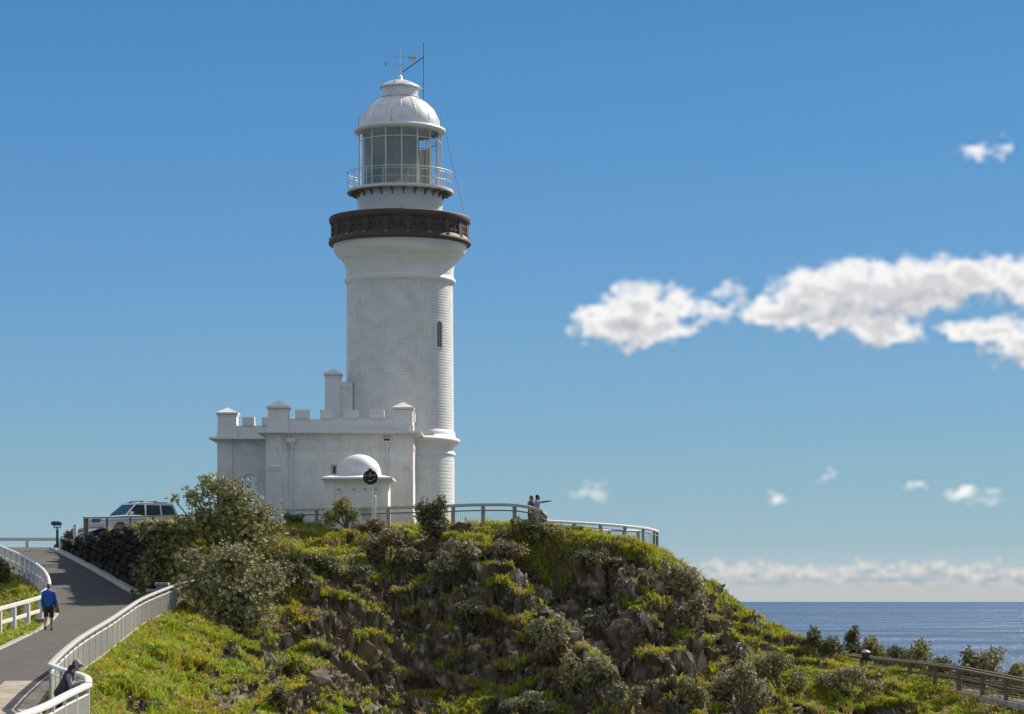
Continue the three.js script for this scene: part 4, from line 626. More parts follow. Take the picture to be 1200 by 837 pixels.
// ------------------------------------------------------------------ coin telescope
{
  const d = 151, t = thing('coin_telescope', 'dark teal coin-operated viewing telescope on a post at the road crest', 'telescope', V(PX(67, d), roadY(152) + 0.05, -d)), H = PY(611, d) - roadY(152) - 0.05;
  part('post', bar(V(0, -0.2, 0), V(0, H - 0.32, 0), 0.09, 12, 0.075), M.teal, t); part('base', lathe([[0.22, -0.05], [0.22, 0.05], [0.1, 0.12]], 20), M.teal, t);
  part('yoke', merge([chamfer(-0.2, -0.15, H - 0.36, H - 0.1, -0.05, 0.05, 0.01), chamfer(0.15, 0.2, H - 0.36, H - 0.1, -0.05, 0.05, 0.01), chamfer(-0.2, 0.2, H - 0.40, H - 0.361, -0.06, 0.06, 0.01)]), M.teal, t);
  const head = chamfer(-0.3, 0.16, H - 0.26, H, -0.13, 0.13, 0.05); const hd = part('head', head, M.teal, t);
  part('eyepiece', bar(V(0.15, H - 0.13, 0), V(0.27, H - 0.14, 0), 0.07, 12), M.dark, hd); part('lens_tube', bar(V(-0.29, H - 0.13, 0), V(-0.36, H - 0.12, 0), 0.09, 14), M.dark, hd);
  part('coin_box', chamfer(-0.09, 0.09, H - 0.5, H - 0.41, -0.08, 0.08, 0.02), std([0.5, 0.52, 0.52], 0.4), t);
}

// ------------------------------------------------------------------ parked car
{
  const t = thing('parked_car', 'white four-wheel-drive wagon with roof rack parked behind the grey fence', 'car', V(PX(157, 143), 3.4, -143)); t.rotation.y = 40 * D2R; // its nose points along -x
  const paint = new THREE.MeshPhysicalMaterial({ color: lin(0.72, 0.73, 0.75), roughness: 0.35, clearcoat: 1, clearcoatRoughness: 0.06 });
  const L = 2.4, Wd = 0.93;
  const prism = (pts, w, bev = 0.05) => { const s = new THREE.Shape(pts.map(([x, y]) => new THREE.Vector2(x, y))), g = new THREE.ExtrudeGeometry(s, { depth: 2 * w - 2 * bev, bevelThickness: bev, bevelSize: bev * 0.6, bevelSegments: 3 }); g.translate(0, 0, -w + bev); return g; };
  part('body', prism([[-L, 0.42], [-L - 0.02, 0.80], [-L + 0.06, 0.98], [-1.15, 1.12], [2.25, 1.14], [2.38, 1.0], [2.4, 0.45], [1.9, 0.36], [1.82, 0.6], [1.6, 0.78], [1.25, 0.78], [1.03, 0.6], [0.95, 0.34], [-0.95, 0.34], [-1.03, 0.6], [-1.25, 0.78], [-1.6, 0.78], [-1.82, 0.6], [-1.9, 0.36]], Wd), paint, t);
  // cabin: roof on pillars, so that the glass shows the inside
  const roof = prism([[-0.38, 1.76], [-0.30, 1.82], [0.2, 1.86], [1.9, 1.84], [2.12, 1.78], [2.1, 1.74], [-0.3, 1.745]], 0.74, 0.04); part('roof', roof, paint, t);
  const P = (x, y, s) => V(x, y, s * lerp(0.88, 0.72, (y - 1.12) / 0.64));
  for (const s of [-1, 1]) {
    part('pillar', merge([bar(P(-1.12, 1.1, s), P(-0.34, 1.78, s), 0.04, 8), bar(P(0.22, 1.1, s), P(0.26, 1.8, s), 0.05, 8), bar(P(1.25, 1.1, s), P(1.25, 1.8, s), 0.05, 8), bar(P(2.3, 1.1, s), P(2.08, 1.78, s), 0.06, 8)]), paint, t);
    const q = (a, b, c, e) => { const g = new THREE.BufferGeometry(); g.setAttribute('position', new THREE.Float32BufferAttribute([a, b, c, a, c, e].flatMap((v) => v.toArray()), 3)); g.computeVertexNormals(); return g; };
    part('side_window', q(P(-1.02, 1.13, s), P(0.18, 1.13, s), P(0.2, 1.76, s), P(-0.3, 1.76, s)), M.carGlass, t);
    part('side_window', q(P(0.3, 1.13, s), P(1.21, 1.13, s), P(1.21, 1.76, s), P(0.3, 1.76, s)), M.carGlass, t);
    part('side_window', q(P(1.3, 1.13, s), P(2.26, 1.13, s), P(2.06, 1.76, s), P(1.3, 1.76, s)), M.carGlass, t);
    if (s > 0) part('windscreen', q(P(-1.12, 1.13, -1), P(-1.12, 1.13, 1), P(-0.34, 1.77, 1), P(-0.34, 1.77, -1)), M.carGlass, t);
    else part('rear_window', q(P(2.3, 1.13, 1), P(2.3, 1.13, -1), P(2.08, 1.77, -1), P(2.08, 1.77, 1)), M.carGlass, t);
    const mir = part('wing_mirror', chamfer(-0.86, -0.72, 1.16, 1.33, s > 0 ? 0.95 : -1.13, s > 0 ? 1.13 : -0.95, 0.03), paint, t);
    const hl = part('headlight', chamfer(-L - 0.05, -L + 0.12, 0.74, 0.92, s > 0 ? 0.5 : -0.86, s > 0 ? 0.86 : -0.5, 0.04), new THREE.MeshPhysicalMaterial({ color: lin(0.6, 0.62, 0.64), roughness: 0.1, clearcoat: 1 }), t);
    part('tail_light', chamfer(2.34, 2.43, 0.8, 1.05, s > 0 ? 0.7 : -0.88, s > 0 ? 0.88 : -0.7, 0.02), std([0.35, 0.02, 0.02], 0.3), t);
    part('door_handle', merge([chamfer(-0.02, 0.16, 1.0, 1.04, s > 0 ? 0.93 : -0.96, s > 0 ? 0.96 : -0.93, 0.01), chamfer(1.02, 1.2, 1.0, 1.04, s > 0 ? 0.93 : -0.96, s > 0 ? 0.96 : -0.93, 0.01)]), paint, t);
    for (const x of [-1.43, 1.43]) { const w = new THREE.Group(); w.name = 'wheel'; w.position.set(x, 0.37, s * 0.8); t.add(w); const ty = new THREE.TorusGeometry(0.27, 0.1, 10, 28); part('tyre', ty, M.black, w); const rm = new THREE.CylinderGeometry(0.2, 0.2, 0.14, 20); rm.rotateX(Math.PI / 2); part('rim', rm, std([0.4, 0.4, 0.42], 0.35, { metalness: 0.6 }), w); }
    part('roof_bar', bar(V(-0.1, 1.9, s * 0.62), V(1.8, 1.9, s * 0.62), 0.025, 6), M.galvDark, t);
  }
  for (const x of [0.15, 1.0]) part('roof_bar', bar(V(x, 1.95, -0.72), V(x, 1.95, 0.72), 0.03, 6), M.galvDark, t);
  part('grille', chamfer(-L - 0.055, -L + 0.05, 0.72, 0.92, -0.46, 0.46, 0.02), M.black, t); part('bumper', chamfer(-L - 0.14, -L + 0.1, 0.42, 0.66, -0.9, 0.9, 0.05), std([0.5, 0.5, 0.52], 0.4), t);
  for (const x of [-0.25, 0.75]) for (const s of [-0.4, 0.4]) part('seat', merge([chamfer(x - 0.1, x + 0.45, 0.85, 1.0, s - 0.24, s + 0.24, 0.05), chamfer(x + 0.36, x + 0.5, 0.95, 1.5, s - 0.24, s + 0.24, 0.05)]), std([0.07, 0.07, 0.08], 0.9), t);
  part('dashboard', chamfer(-1.1, -0.75, 0.95, 1.12, -0.8, 0.8, 0.04), M.dark, t);
}
// ------------------------------------------------------------------ people: one skin over a jointed skeleton, meshed from a distance field
function figure(bones, cellSize = 0.011) {
  // bone: [ax,ay,az, bx,by,bz, ra, rb, colour, blend]
  const lo = [9, 9, 9], hi = [-9, -9, -9];
  for (const b of bones) for (let i = 0; i < 3; i++) { lo[i] = Math.min(lo[i], b[i] - b[6] - 0.05, b[i + 3] - b[7] - 0.05); hi[i] = Math.max(hi[i], b[i] + b[6] + 0.05, b[i + 3] + b[7] + 0.05); }
  const n = [0, 1, 2].map((i) => Math.ceil((hi[i] - lo[i]) / cellSize) + 1), f = new Float32Array(n[0] * n[1] * n[2]), who = new Uint8Array(f.length);
  f.fill(1);
  const pre = bones.map((b) => { const d = [b[3] - b[0], b[4] - b[1], b[5] - b[2]]; return [d, d[0] * d[0] + d[1] * d[1] + d[2] * d[2] || 1e-9]; });
  for (let z = 0; z < n[2]; z++) for (let y = 0; y < n[1]; y++) for (let x = 0; x < n[0]; x++) {
    const p = [lo[0] + x * cellSize, lo[1] + y * cellSize, lo[2] + z * cellSize]; let s = 1, best = 9, w = 0;
    for (let k = 0; k < bones.length; k++) {
      const b = bones[k], [d, l] = pre[k], q = [p[0] - b[0], p[1] - b[1], p[2] - b[2]], t = clamp((q[0] * d[0] + q[1] * d[1] + q[2] * d[2]) / l), e = Math.hypot(q[0] - d[0] * t, q[1] - d[1] * t, q[2] - d[2] * t) - lerp(b[6], b[7], t);
      if (e < best) { best = e; w = b[8]; }
      const kk = b[9] ?? 0.03, h = Math.max(kk - Math.abs(s - e), 0) / kk; s = Math.min(s, e) - h * h * kk * 0.25;
    }
    const i = (z * n[1] + y) * n[0] + x; f[i] = s; who[i] = w;
  }
  const pos = [], cols = [], id = new Int32Array(f.length).fill(-1), idx = [];
  const I = (x, y, z) => (z * n[1] + y) * n[0] + x;
  for (let z = 0; z < n[2] - 1; z++) for (let y = 0; y < n[1] - 1; y++) for (let x = 0; x < n[0] - 1; x++) {
    let c = 0, sx = 0, sy = 0, sz = 0, m = 0;
    const v = []; for (let k = 0; k < 8; k++) { const q = f[I(x + (k & 1), y + ((k >> 1) & 1), z + (k >> 2))]; v.push(q); if (q < 0) m++; }
    if (m === 0 || m === 8) continue;
    for (const [a, b] of [[0, 1], [2, 3], [4, 5], [6, 7], [0, 2], [1, 3], [4, 6], [5, 7], [0, 4], [1, 5], [2, 6], [3, 7]]) if ((v[a] < 0) !== (v[b] < 0)) { const t = v[a] / (v[a] - v[b]); sx += lerp(a & 1, b & 1, t); sy += lerp((a >> 1) & 1, (b >> 1) & 1, t); sz += lerp(a >> 2, b >> 2, t); c++; }
    id[I(x, y, z)] = pos.length / 3; pos.push(lo[0] + (x + sx / c) * cellSize, lo[1] + (y + sy / c) * cellSize, lo[2] + (z + sz / c) * cellSize); cols.push(who[I(x + Math.round(sx / c), y + Math.round(sy / c), z + Math.round(sz / c))]);
  }
  for (let z = 1; z < n[2] - 1; z++) for (let y = 1; y < n[1] - 1; y++) for (let x = 1; x < n[0] - 1; x++) {
    const a = f[I(x, y, z)] < 0;
    const quad = (p, q, r, s, flip) => { if (p < 0 || q < 0 || r < 0 || s < 0) return; if (flip) idx.push(p, r, q, p, s, r); else idx.push(p, q, r, p, r, s); };
    if (a !== f[I(x + 1, y, z)] < 0) quad(id[I(x, y - 1, z - 1)], id[I(x, y, z - 1)], id[I(x, y, z)], id[I(x, y - 1, z)], !a);
    if (a !== f[I(x, y + 1, z)] < 0) quad(id[I(x - 1, y, z - 1)], id[I(x - 1, y, z)], id[I(x, y, z)], id[I(x, y, z - 1)], !a);
    if (a !== f[I(x, y, z + 1)] < 0) quad(id[I(x - 1, y - 1, z)], id[I(x, y - 1, z)], id[I(x, y, z)], id[I(x - 1, y, z)], !a);
  }
  return { pos, cols, idx };
}
const personMat = new THREE.MeshStandardMaterial({ vertexColors: true, roughness: 0.75 });
function person(label, bones, palette, p, turn) {
  const { pos, cols, idx } = figure(bones), g = new THREE.BufferGeometry();
  g.setAttribute('position', new THREE.Float32BufferAttribute(pos, 3)); g.setAttribute('color', new THREE.Float32BufferAttribute(cols.flatMap((c) => palette[c]), 3)); g.setIndex(idx); g.computeVertexNormals();
  const m = part('person', g, personMat, scene); m.name = numbered('person'); m.position.copy(p); m.rotation.y = turn; return tag(m, label, 'person');
}
// colours: 0 skin, 1 hair or hat, 2 top, 3 trousers, 4 shoes, 5 second top, 6 dark (glasses)
function hand(wx, wy, wz, dx, dy, dz, s, c = 0) { // a slightly curled hand from the wrist along (dx, dy, dz); s picks the thumb's side (along z)
  const o = []; const P = [wx + dx * 0.08, wy + dy * 0.08, wz + dz * 0.08];
  o.push([wx, wy, wz, ...P, 0.024, 0.030, c, 0.012]);
  [[-0.027, 0.062], [-0.009, 0.076], [0.009, 0.082], [0.027, 0.072]].forEach(([k, l]) => { const ax = P[0], ay = P[1], az = P[2] + k; o.push([ax, ay, az, ax + dx * l * 0.55 , ay + dy * l * 0.55, az + dz * l * 0.55, 0.0105, 0.010, c, 0.004]); o.push([ax + dx * l * 0.55, ay + dy * l * 0.55, az + dz * l * 0.55, ax + dx * l + 0.018 * Math.abs(dy), ay + dy * l - 0.018 * Math.abs(dx), az + dz * l, 0.010, 0.009, c, 0.004]); });
  o.push([wx + dx * 0.03, wy + dy * 0.03, wz + dz * 0.03 + s * 0.02, wx + dx * 0.075, wy + dy * 0.075, wz + s * 0.05, 0.013, 0.010, c, 0.006]);
  return o;
}
function head(x, y, z, tilt = 0, hair = 1, cap = false) { // facing +x; (x, y, z) is the middle of the head; tilt nods it forward
  const c = Math.cos(tilt), s = Math.sin(tilt), R = (a, b, w) => [x + a * c + b * s, y + b * c - a * s, z + w], o = [];
  const bone = (p, q, ra, rb, col, k) => o.push([...p, ...q, ra, rb, col, k]);
  bone(R(0.0, 0.03, 0), R(0.012, -0.055, 0), 0.083, 0.062, 0, 0.03); bone(R(0.055, -0.08, 0), R(0.06, -0.085, 0), 0.035, 0.03, 0, 0.03);
  bone(R(0.088, -0.002, 0), R(0.100, -0.03, 0), 0.010, 0.015, 0, 0.012);
  for (const e of [-1, 1]) { bone(R(0, -0.005, e * 0.078), R(-0.005, -0.03, e * 0.076), 0.018, 0.012, 0, 0.008); bone(R(0.078, 0.008, e * 0.032), R(0.079, 0.008, e * 0.032), 0.013, 0.013, 6, 0.004); }
  bone(R(0.078, -0.062, -0.02), R(0.078, -0.062, 0.02), 0.008, 0.008, 0, 0.006);
  bone(R(-0.012, 0.045, 0), R(-0.03, -0.005, 0), 0.090, 0.078, hair, 0.015);
  if (cap) { bone(R(0.0, 0.06, 0), R(-0.005, 0.075, 0), 0.095, 0.085, 5, 0.02); bone(R(0.07, 0.045, 0), R(0.145, 0.03, 0), 0.05, 0.035, 5, 0.02); bone(R(0.08, 0.012, -0.045), R(0.08, 0.012, 0.045), 0.017, 0.017, 6, 0.006); }
  return o;
}
{ // man walking up the road, seen from behind (his forward is +x before turning)
  const b = [
    ...head(0.09, 1.58, 0, 0.55), [0.05, 1.50, 0, 0.02, 1.40, 0, 0.055, 0.07, 0, 0.03],
    [0.0, 1.36, -0.12, 0.0, 1.36, 0.12, 0.10, 0.10, 2, 0.06], [0.01, 1.34, 0, 0, 1.12, 0, 0.155, 0.15, 2, 0.08], [0.01, 1.3, -0.07, 0, 1.05, -0.06, 0.12, 0.12, 2, 0.06], [0.01, 1.3, 0.07, 0, 1.05, 0.06, 0.12, 0.12, 2, 0.06], [0, 1.1, 0, -0.01, 0.93, 0, 0.15, 0.16, 2, 0.05],
    [-0.01, 0.90, -0.05, -0.01, 0.90, 0.05, 0.145, 0.145, 3, 0.05],
    [0.0, 1.37, -0.19, -0.04, 1.10, -0.235, 0.068, 0.056, 2, 0.04], [-0.04, 1.10, -0.235, 0.05, 0.86, -0.225, 0.055, 0.042, 2, 0.03],
    [0.0, 1.37, 0.19, 0.02, 1.10, 0.245, 0.068, 0.056, 2, 0.04], [0.02, 1.10, 0.245, 0.12, 0.88, 0.225, 0.055, 0.042, 2, 0.03],
    ...hand(0.055, 0.83, -0.225, 0.15, -0.98, 0, 1), ...hand(0.125, 0.855, 0.225, 0.3, -0.95, 0, -1),
    [0, 0.88, 0.09, 0.08, 0.54, 0.10, 0.105, 0.085, 3, 0.04], [0, 0.88, -0.09, -0.02, 0.54, -0.11, 0.105, 0.085, 3, 0.04],
    [0.08, 0.52, 0.10, 0.09, 0.46, 0.10, 0.062, 0.056, 0, 0.02], [0.09, 0.47, 0.10, 0.06, 0.30, 0.10, 0.056, 0.060, 0, 0.02], [0.06, 0.30, 0.10, 0.05, 0.09, 0.10, 0.058, 0.036, 0, 0.02], [0.03, 0.045, 0.10, 0.21, 0.035, 0.115, 0.045, 0.036, 4, 0.02],
    [-0.02, 0.52, -0.11, -0.03, 0.46, -0.11, 0.062, 0.056, 0, 0.02], [-0.03, 0.47, -0.11, -0.15, 0.32, -0.11, 0.056, 0.058, 0, 0.02], [-0.15, 0.32, -0.11, -0.27, 0.14, -0.11, 0.056, 0.036, 0, 0.02], [-0.29, 0.11, -0.11, -0.17, 0.04, -0.115, 0.044, 0.034, 4, 0.02],
  ];
  person('person in a bright blue jacket and dark shorts walking up the road', b, [[0.36, 0.20, 0.14], [0.10, 0.07, 0.055], [0.012, 0.075, 0.32], [0.02, 0.022, 0.035], [0.03, 0.03, 0.035], [0.4, 0.4, 0.4], [0.02, 0.02, 0.02]], V(PX(57, 94), roadY(94) + 0.005, -94), 96 * D2R);
}
{ // person leaning on the lookout rail, facing right
  const hx = 0.42;
  const b = [
    ...head(0.36, 1.50, 0, 0.15, 1, true), [0.30, 1.40, 0, 0.22, 1.31, 0, 0.052, 0.065, 0, 0.03], [0.24, 1.46, 0, 0.20, 1.30, 0.0, 0.065, 0.055, 1, 0.03],
    [0.19, 1.27, -0.11, 0.19, 1.27, 0.11, 0.09, 0.09, 2, 0.05], [0.20, 1.26, 0, 0.08, 1.02, 0, 0.135, 0.125, 2, 0.07], [0.08, 1.02, 0, 0, 0.88, 0, 0.125, 0.145, 2, 0.05], [0, 0.88, -0.06, 0, 0.88, 0.06, 0.13, 0.13, 3, 0.04],
    [0.21, 1.26, -0.17, 0.26, 1.04, -0.22, 0.058, 0.05, 5, 0.03], [0.26, 1.04, -0.22, 0.48, 1.135, -0.10, 0.046, 0.034, 5, 0.02], ...hand(0.49, 1.135, -0.09, 0.95, -0.05, 0, 1),
    [0.21, 1.26, 0.17, 0.26, 1.06, 0.21, 0.058, 0.05, 5, 0.03], [0.26, 1.06, 0.21, 0.48, 1.135, 0.08, 0.046, 0.034, 5, 0.02], ...hand(0.49, 1.135, 0.07, 0.95, -0.05, 0, -1),
    [0, 0.86, 0.08, -0.02, 0.47, 0.09, 0.095, 0.065, 3, 0.03], [-0.02, 0.47, 0.09, -0.06, 0.08, 0.09, 0.06, 0.042, 3, 0.02], [-0.08, 0.04, 0.09, 0.10, 0.035, 0.10, 0.042, 0.034, 4, 0.02],
    [0, 0.86, -0.08, 0.02, 0.47, -0.09, 0.095, 0.065, 3, 0.03], [0.02, 0.47, -0.09, 0.05, 0.08, -0.09, 0.06, 0.042, 3, 0.02], [0.03, 0.04, -0.09, 0.21, 0.035, -0.10, 0.042, 0.034, 4, 0.02],
  ];
  person('person in a grey cap and dark vest leaning on the lookout rail', b, [[0.40, 0.24, 0.17], [0.035, 0.025, 0.02], [0.045, 0.045, 0.055], [0.03, 0.03, 0.04], [0.05, 0.05, 0.05], [0.28, 0.25, 0.27], [0.01, 0.01, 0.01]], V(PX(70.5, 52.8), roadY(52.8) + 0.055, -52.8), 4 * D2R).scale.setScalar(0.9);
}
const standing = (turnHead, armF) => [
  ...head(0.03, 1.56, 0, 0.05), [0.0, 1.47, 0, -0.01, 1.38, 0, 0.052, 0.065, 0, 0.03],
  [-0.01, 1.34, -0.12, -0.01, 1.34, 0.12, 0.09, 0.09, 2, 0.05], [0, 1.32, 0, 0, 1.06, 0, 0.14, 0.13, 2, 0.07], [0, 1.06, 0, 0, 0.92, 0, 0.13, 0.14, 2, 0.05], [0, 0.90, -0.06, 0, 0.90, 0.06, 0.13, 0.13, 3, 0.04],
  ...armF,
  [0, 0.86, 0.08, 0.01, 0.47, 0.09, 0.095, 0.065, 3, 0.03], [0.01, 0.47, 0.09, -0.02, 0.08, 0.09, 0.06, 0.042, 3, 0.02], [-0.05, 0.04, 0.09, 0.13, 0.035, 0.10, 0.042, 0.034, 4, 0.02],
  [0, 0.86, -0.08, 0.02, 0.47, -0.09, 0.095, 0.065, 3, 0.03], [0.02, 0.47, -0.09, 0.01, 0.08, -0.09, 0.06, 0.042, 3, 0.02], [-0.02, 0.04, -0.09, 0.16, 0.035, -0.10, 0.042, 0.034, 4, 0.02],
];
{
  const down = (s) => [[0, 1.34, s * 0.18, 0.02, 1.08, s * 0.23, 0.058, 0.05, 2, 0.03], [0.02, 1.08, s * 0.23, 0.16, 0.90, s * 0.2, 0.045, 0.033, 0, 0.02], ...hand(0.165, 0.885, s * 0.2, 0.5, -0.85, 0, -s)];
  const g1 = PY(581, 125.2) - 1.68 * 1.12, g2 = PY(580, 124.9) - 1.68 * 1.12;
  person('person in a teal top behind the hilltop fence, left of the pointing one', standing(0, [...down(1), ...down(-1)]), [[0.42, 0.17, 0.13], [0.12, 0.04, 0.04], [0.05, 0.13, 0.15], [0.04, 0.04, 0.06], [0.03, 0.03, 0.03], [0.2, 0.2, 0.2], [0.03, 0.02, 0.02]], V(PX(622.4, 125.2), g1, -125.2), -30 * D2R).scale.setScalar(1.12);
  const point = [[0.02, 1.35, 0.17, 0.28, 1.36, 0.19, 0.055, 0.046, 2, 0.03], [0.28, 1.36, 0.19, 0.52, 1.39, 0.18, 0.044, 0.033, 0, 0.02], ...hand(0.53, 1.392, 0.18, 1, 0.05, 0, -1)];
  person('person in a lavender shirt behind the hilltop fence, pointing out to sea', standing(0, [...point, ...down(-1)]), [[0.16, 0.09, 0.065], [0.02, 0.016, 0.015], [0.30, 0.26, 0.42], [0.03, 0.03, 0.05], [0.03, 0.03, 0.03], [0.2, 0.2, 0.2], [0.02, 0.02, 0.02]], V(PX(629.4, 124.9), g2, -124.9), -8 * D2R).scale.setScalar(1.12);
}

// ------------------------------------------------------------------ grass and rubble: past counting, each one object
const randIn = rng(101);
function tuft(seed, n, h, spread, lean) { // blades of two bent quads tapering to a point
  const r = rng(seed), pos = [], nor = [], col = [];
  for (let k = 0; k < n; k++) {
    const a = r() * 6.283, b = r() * 6.283, q = Math.sqrt(r()) * spread, x = Math.cos(b) * q, z = Math.sin(b) * q, H = h * (0.55 + 0.6 * r()), l = lean * H * (0.3 + r()), w = 0.011 + 0.008 * r(), dx = Math.cos(a), dz = Math.sin(a), px = -dz * w, pz = dx * w;
    const p0 = [x, -0.04, z], p1 = [x + dx * l * 0.35, H * 0.6, z + dz * l * 0.35], p2 = [x + dx * l, H * (0.98 - 0.15 * lean), z + dz * l], tone = 0.75 + 0.5 * r();
    const tri = (a1, b1, c1) => { pos.push(...a1, ...b1, ...c1); for (let i = 0; i < 3; i++) { nor.push(dx * -0.35, 0.86, dz * -0.35); col.push(tone, tone, tone); } };
    const L = (p, s) => [p[0] + px * s, p[1], p[2] + pz * s];
    tri(L(p0, -1), L(p0, 1), L(p1, 0.8)); tri(L(p0, -1), L(p1, 0.8), L(p1, -0.8)); tri(L(p1, -0.8), L(p1, 0.8), p2);
  }
  const g = new THREE.BufferGeometry(); g.setAttribute('position', new THREE.Float32BufferAttribute(pos, 3)); g.setAttribute('color', new THREE.Float32BufferAttribute(col, 3)); g.computeVertexNormals(); return g;
}
const bladeMat = new THREE.MeshPhysicalMaterial({ vertexColors: true, color: 0xffffff, roughness: 0.7, transmission: 0.5, thickness: 0, side: THREE.DoubleSide, specularIntensity: 0.2 });
function scatter(name, geo, mat, list) { if (!list.length) return; const m = new THREE.InstancedMesh(geo, mat, list.length); m.name = name; m.userData.kind = 'stuff'; m.castShadow = m.receiveShadow = true; list.forEach(([mt, c], i) => { m.setMatrixAt(i, mt); m.setColorAt(i, c); }); scene.add(m); return m; }
{
  const kinds = [[], [], []], dry = [], rub = [[], [], []], heath = [[], []];
  const mt = new THREE.Matrix4(), q = new THREE.Quaternion(), up = V(0, 1, 0), e = new THREE.Euler();
  for (let j = 1; j < ND - 1; j++) for (let i = 1; i < NX - 1; i++) {
    const k = j * NX + i, x = tp[3 * k], d = -tp[3 * k + 2]; if (d < 42 || d > 140 || x < -33 || x > 24 || Math.abs(x) > d * 0.235) continue;
    const area = (gx[i + 1] - gx[i]) * (gd[j + 1] - gd[j]), L = roadL(d), R = roadR(d);
    if (x > L - (d > 97 ? 0.75 : 0.15) && x < R + (d > 108 ? 0.7 : d < 62 ? 0.7 : 0.12)) continue;
    const y = tp[3 * k + 1], nx = tn[3 * k], ny = tn[3 * k + 1], nz = tn[3 * k + 2], yard = x > -24 && d > rimD(clamp(x, -14, 10)) + 4 && x < 9 && d < 170;
    if (yard && d > rimD(clamp(x, -14, 10)) + 5) continue;
    const lush = fbm2(x * 0.28 + 70, d * 0.28 + 3, 3), nearG = d < 104 ? 1 : 0, rk = rockMask[k], gm = grassMask[k];
    const dens = gm * (nearG ? 62 : 58) * (0.55 + 0.9 * clamp(0.5 + lush));
    let want = dens * area; want = Math.floor(want) + (randIn() < want % 1 ? 1 : 0);
    for (let c = 0; c < want; c++) {
      const X = x + (randIn() - 0.5) * (gx[i + 1] - gx[i]) * 1.2, Z = -d + (randIn() - 0.5) * (gd[j + 1] - gd[j]) * 1.2, Y = y - (nx * (X - x) + nz * (Z + d)) / Math.max(0.35, ny);
      const clump = fbm2(X * 0.9 + 11, Z * 0.9, 3), s = (0.65 + 0.7 * randIn()) * (nearG ? 0.95 : 1.0) * (0.75 + 0.9 * clamp(clump + 0.3));
      e.set(0.25 * (randIn() - 0.5), randIn() * 6.283, 0.25 * (randIn() - 0.5)); q.setFromEuler(e); const m4 = mt.clone().compose(V(X, Y, Z), q, V(s * 1.1, s, s * 1.1));
      const green = clamp(0.55 + 0.9 * fbm2(X * 0.22 + 5, Z * 0.22 + 8, 3) + 0.3 * (randIn() - 0.5) + (nearG ? 0.1 : 0)), straw = sstep(0.12, 0.34, fbm2(X * 0.4 - 15, Z * 0.4, 3) + 0.12 * (randIn() - 0.5));
      const col = [lerp(0.35, 0.245, green), lerp(0.32, 0.295, green), lerp(0.035, 0.025, green)].map((v, n) => lerp(v, [0.34, 0.27, 0.13][n], straw * (nearG ? 0.5 : 0.85)) * (nearG ? 1.4 : 1.35) * (0.8 + 0.4 * randIn()));
      kinds[Math.floor(randIn() * 3)].push([m4, lin(...col)]);
    }
    // dark low heath between grass and rock
    const hn = fbm2(x * 0.5 - 40, d * 0.5 + y * 0.4, 3); let hw = area / Math.max(0.35, ny) * (1 - rk * 0.45) * 34 * sstep(-0.05, 0.25, hn + (rk > 0.02 && rk < 0.98 ? 0.14 : 0)) * (nearG ? 0.25 : 1) * (yard ? 0.4 : 1); hw = Math.floor(hw) + (randIn() < hw % 1 ? 1 : 0);
    for (let c = 0; c < hw; c++) { const s = 0.5 + 0.8 * randIn(); e.set(0.5 * (randIn() - 0.5), randIn() * 6.283, 0.5 * (randIn() - 0.5)); q.setFromEuler(e); const t = randIn(), w = 0.75 + 0.5 * randIn(); heath[Math.floor(randIn() * 2)].push([mt.clone().compose(V(x + 0.1 * (randIn() - 0.5), y - 0.03, -d), q, V(s, s, s)), lin(lerp(0.13, 0.25, t) * w, lerp(0.14, 0.20, t) * w, lerp(0.04, 0.085, t) * w)]); }
    // splinters of rock standing on the crags
    if (rk > 0.5 && d < 131) { let w = area * 13 * rk / Math.max(0.3, ny); w = Math.floor(w) + (randIn() < w % 1 ? 1 : 0); for (let c = 0; c < w; c++) {
      const s = 0.035 + 0.11 * Math.pow(randIn(), 3); e.set(0.35 * (randIn() - 0.5), 0.9 * (randIn() - 0.5), -0.30 + 0.4 * (randIn() - 0.5)); q.setFromEuler(e); const l = randIn() < 0.16 * (0.4 + 1.6 * sstep(-0.1, 0.3, hn)) ? 1 : 0, v = 0.055 + 0.08 * randIn(), w2 = randIn() * 0.3;
      rub[Math.floor(randIn() * 3)].push([mt.clone().compose(V(x + nx * s * 0.15, y + ny * s * 0.15 , -d + nz * s * 0.15), q, V(s * (0.6 + 0.5 * randIn()), s * (0.9 + 1.8 * randIn()), s * (0.6 + 0.6 * randIn()))), l ? lin(0.46 + 0.1 * w2, 0.42 + 0.08 * w2, 0.35 + 0.05 * w2) : lin(v * (1.55 + w2), v * (1.18 + 0.5 * w2), v * 0.8)]);
    } }
  }
  kinds.forEach((l, k) => scatter('grass', tuft(31 + k, [13, 15, 11][k], [0.22, 0.17, 0.27][k], 0.11, [0.8, 0.6, 1.0][k]), bladeMat, l));
  const leafClump = (seed) => { const r = rng(seed), pos = []; for (let k = 0; k < 34; k++) { const a = r() * 6.283, el = Math.asin(r()), R = 0.16 * (0.4 + 0.6 * r()), c = V(Math.cos(a) * Math.cos(el) * R * 1.3, Math.sin(el) * R, Math.sin(a) * Math.cos(el) * R * 1.3), t = V(r() - 0.5, r() * 0.9, r() - 0.5).normalize(), s = V(r() - 0.5, r() - 0.5, r() - 0.5).cross(t).normalize(), l = 0.035 + 0.04 * r(), w = l * 0.3; const A = c.clone().addScaledVector(t, -l), B = c.clone().addScaledVector(t, l), C = c.clone().addScaledVector(s, w), D = c.clone().addScaledVector(s, -w); pos.push(...A.toArray(), ...C.toArray(), ...B.toArray(), ...A.toArray(), ...B.toArray(), ...D.toArray()); } const g = new THREE.BufferGeometry(); g.setAttribute('position', new THREE.Float32BufferAttribute(pos, 3)); g.computeVertexNormals(); return g; };
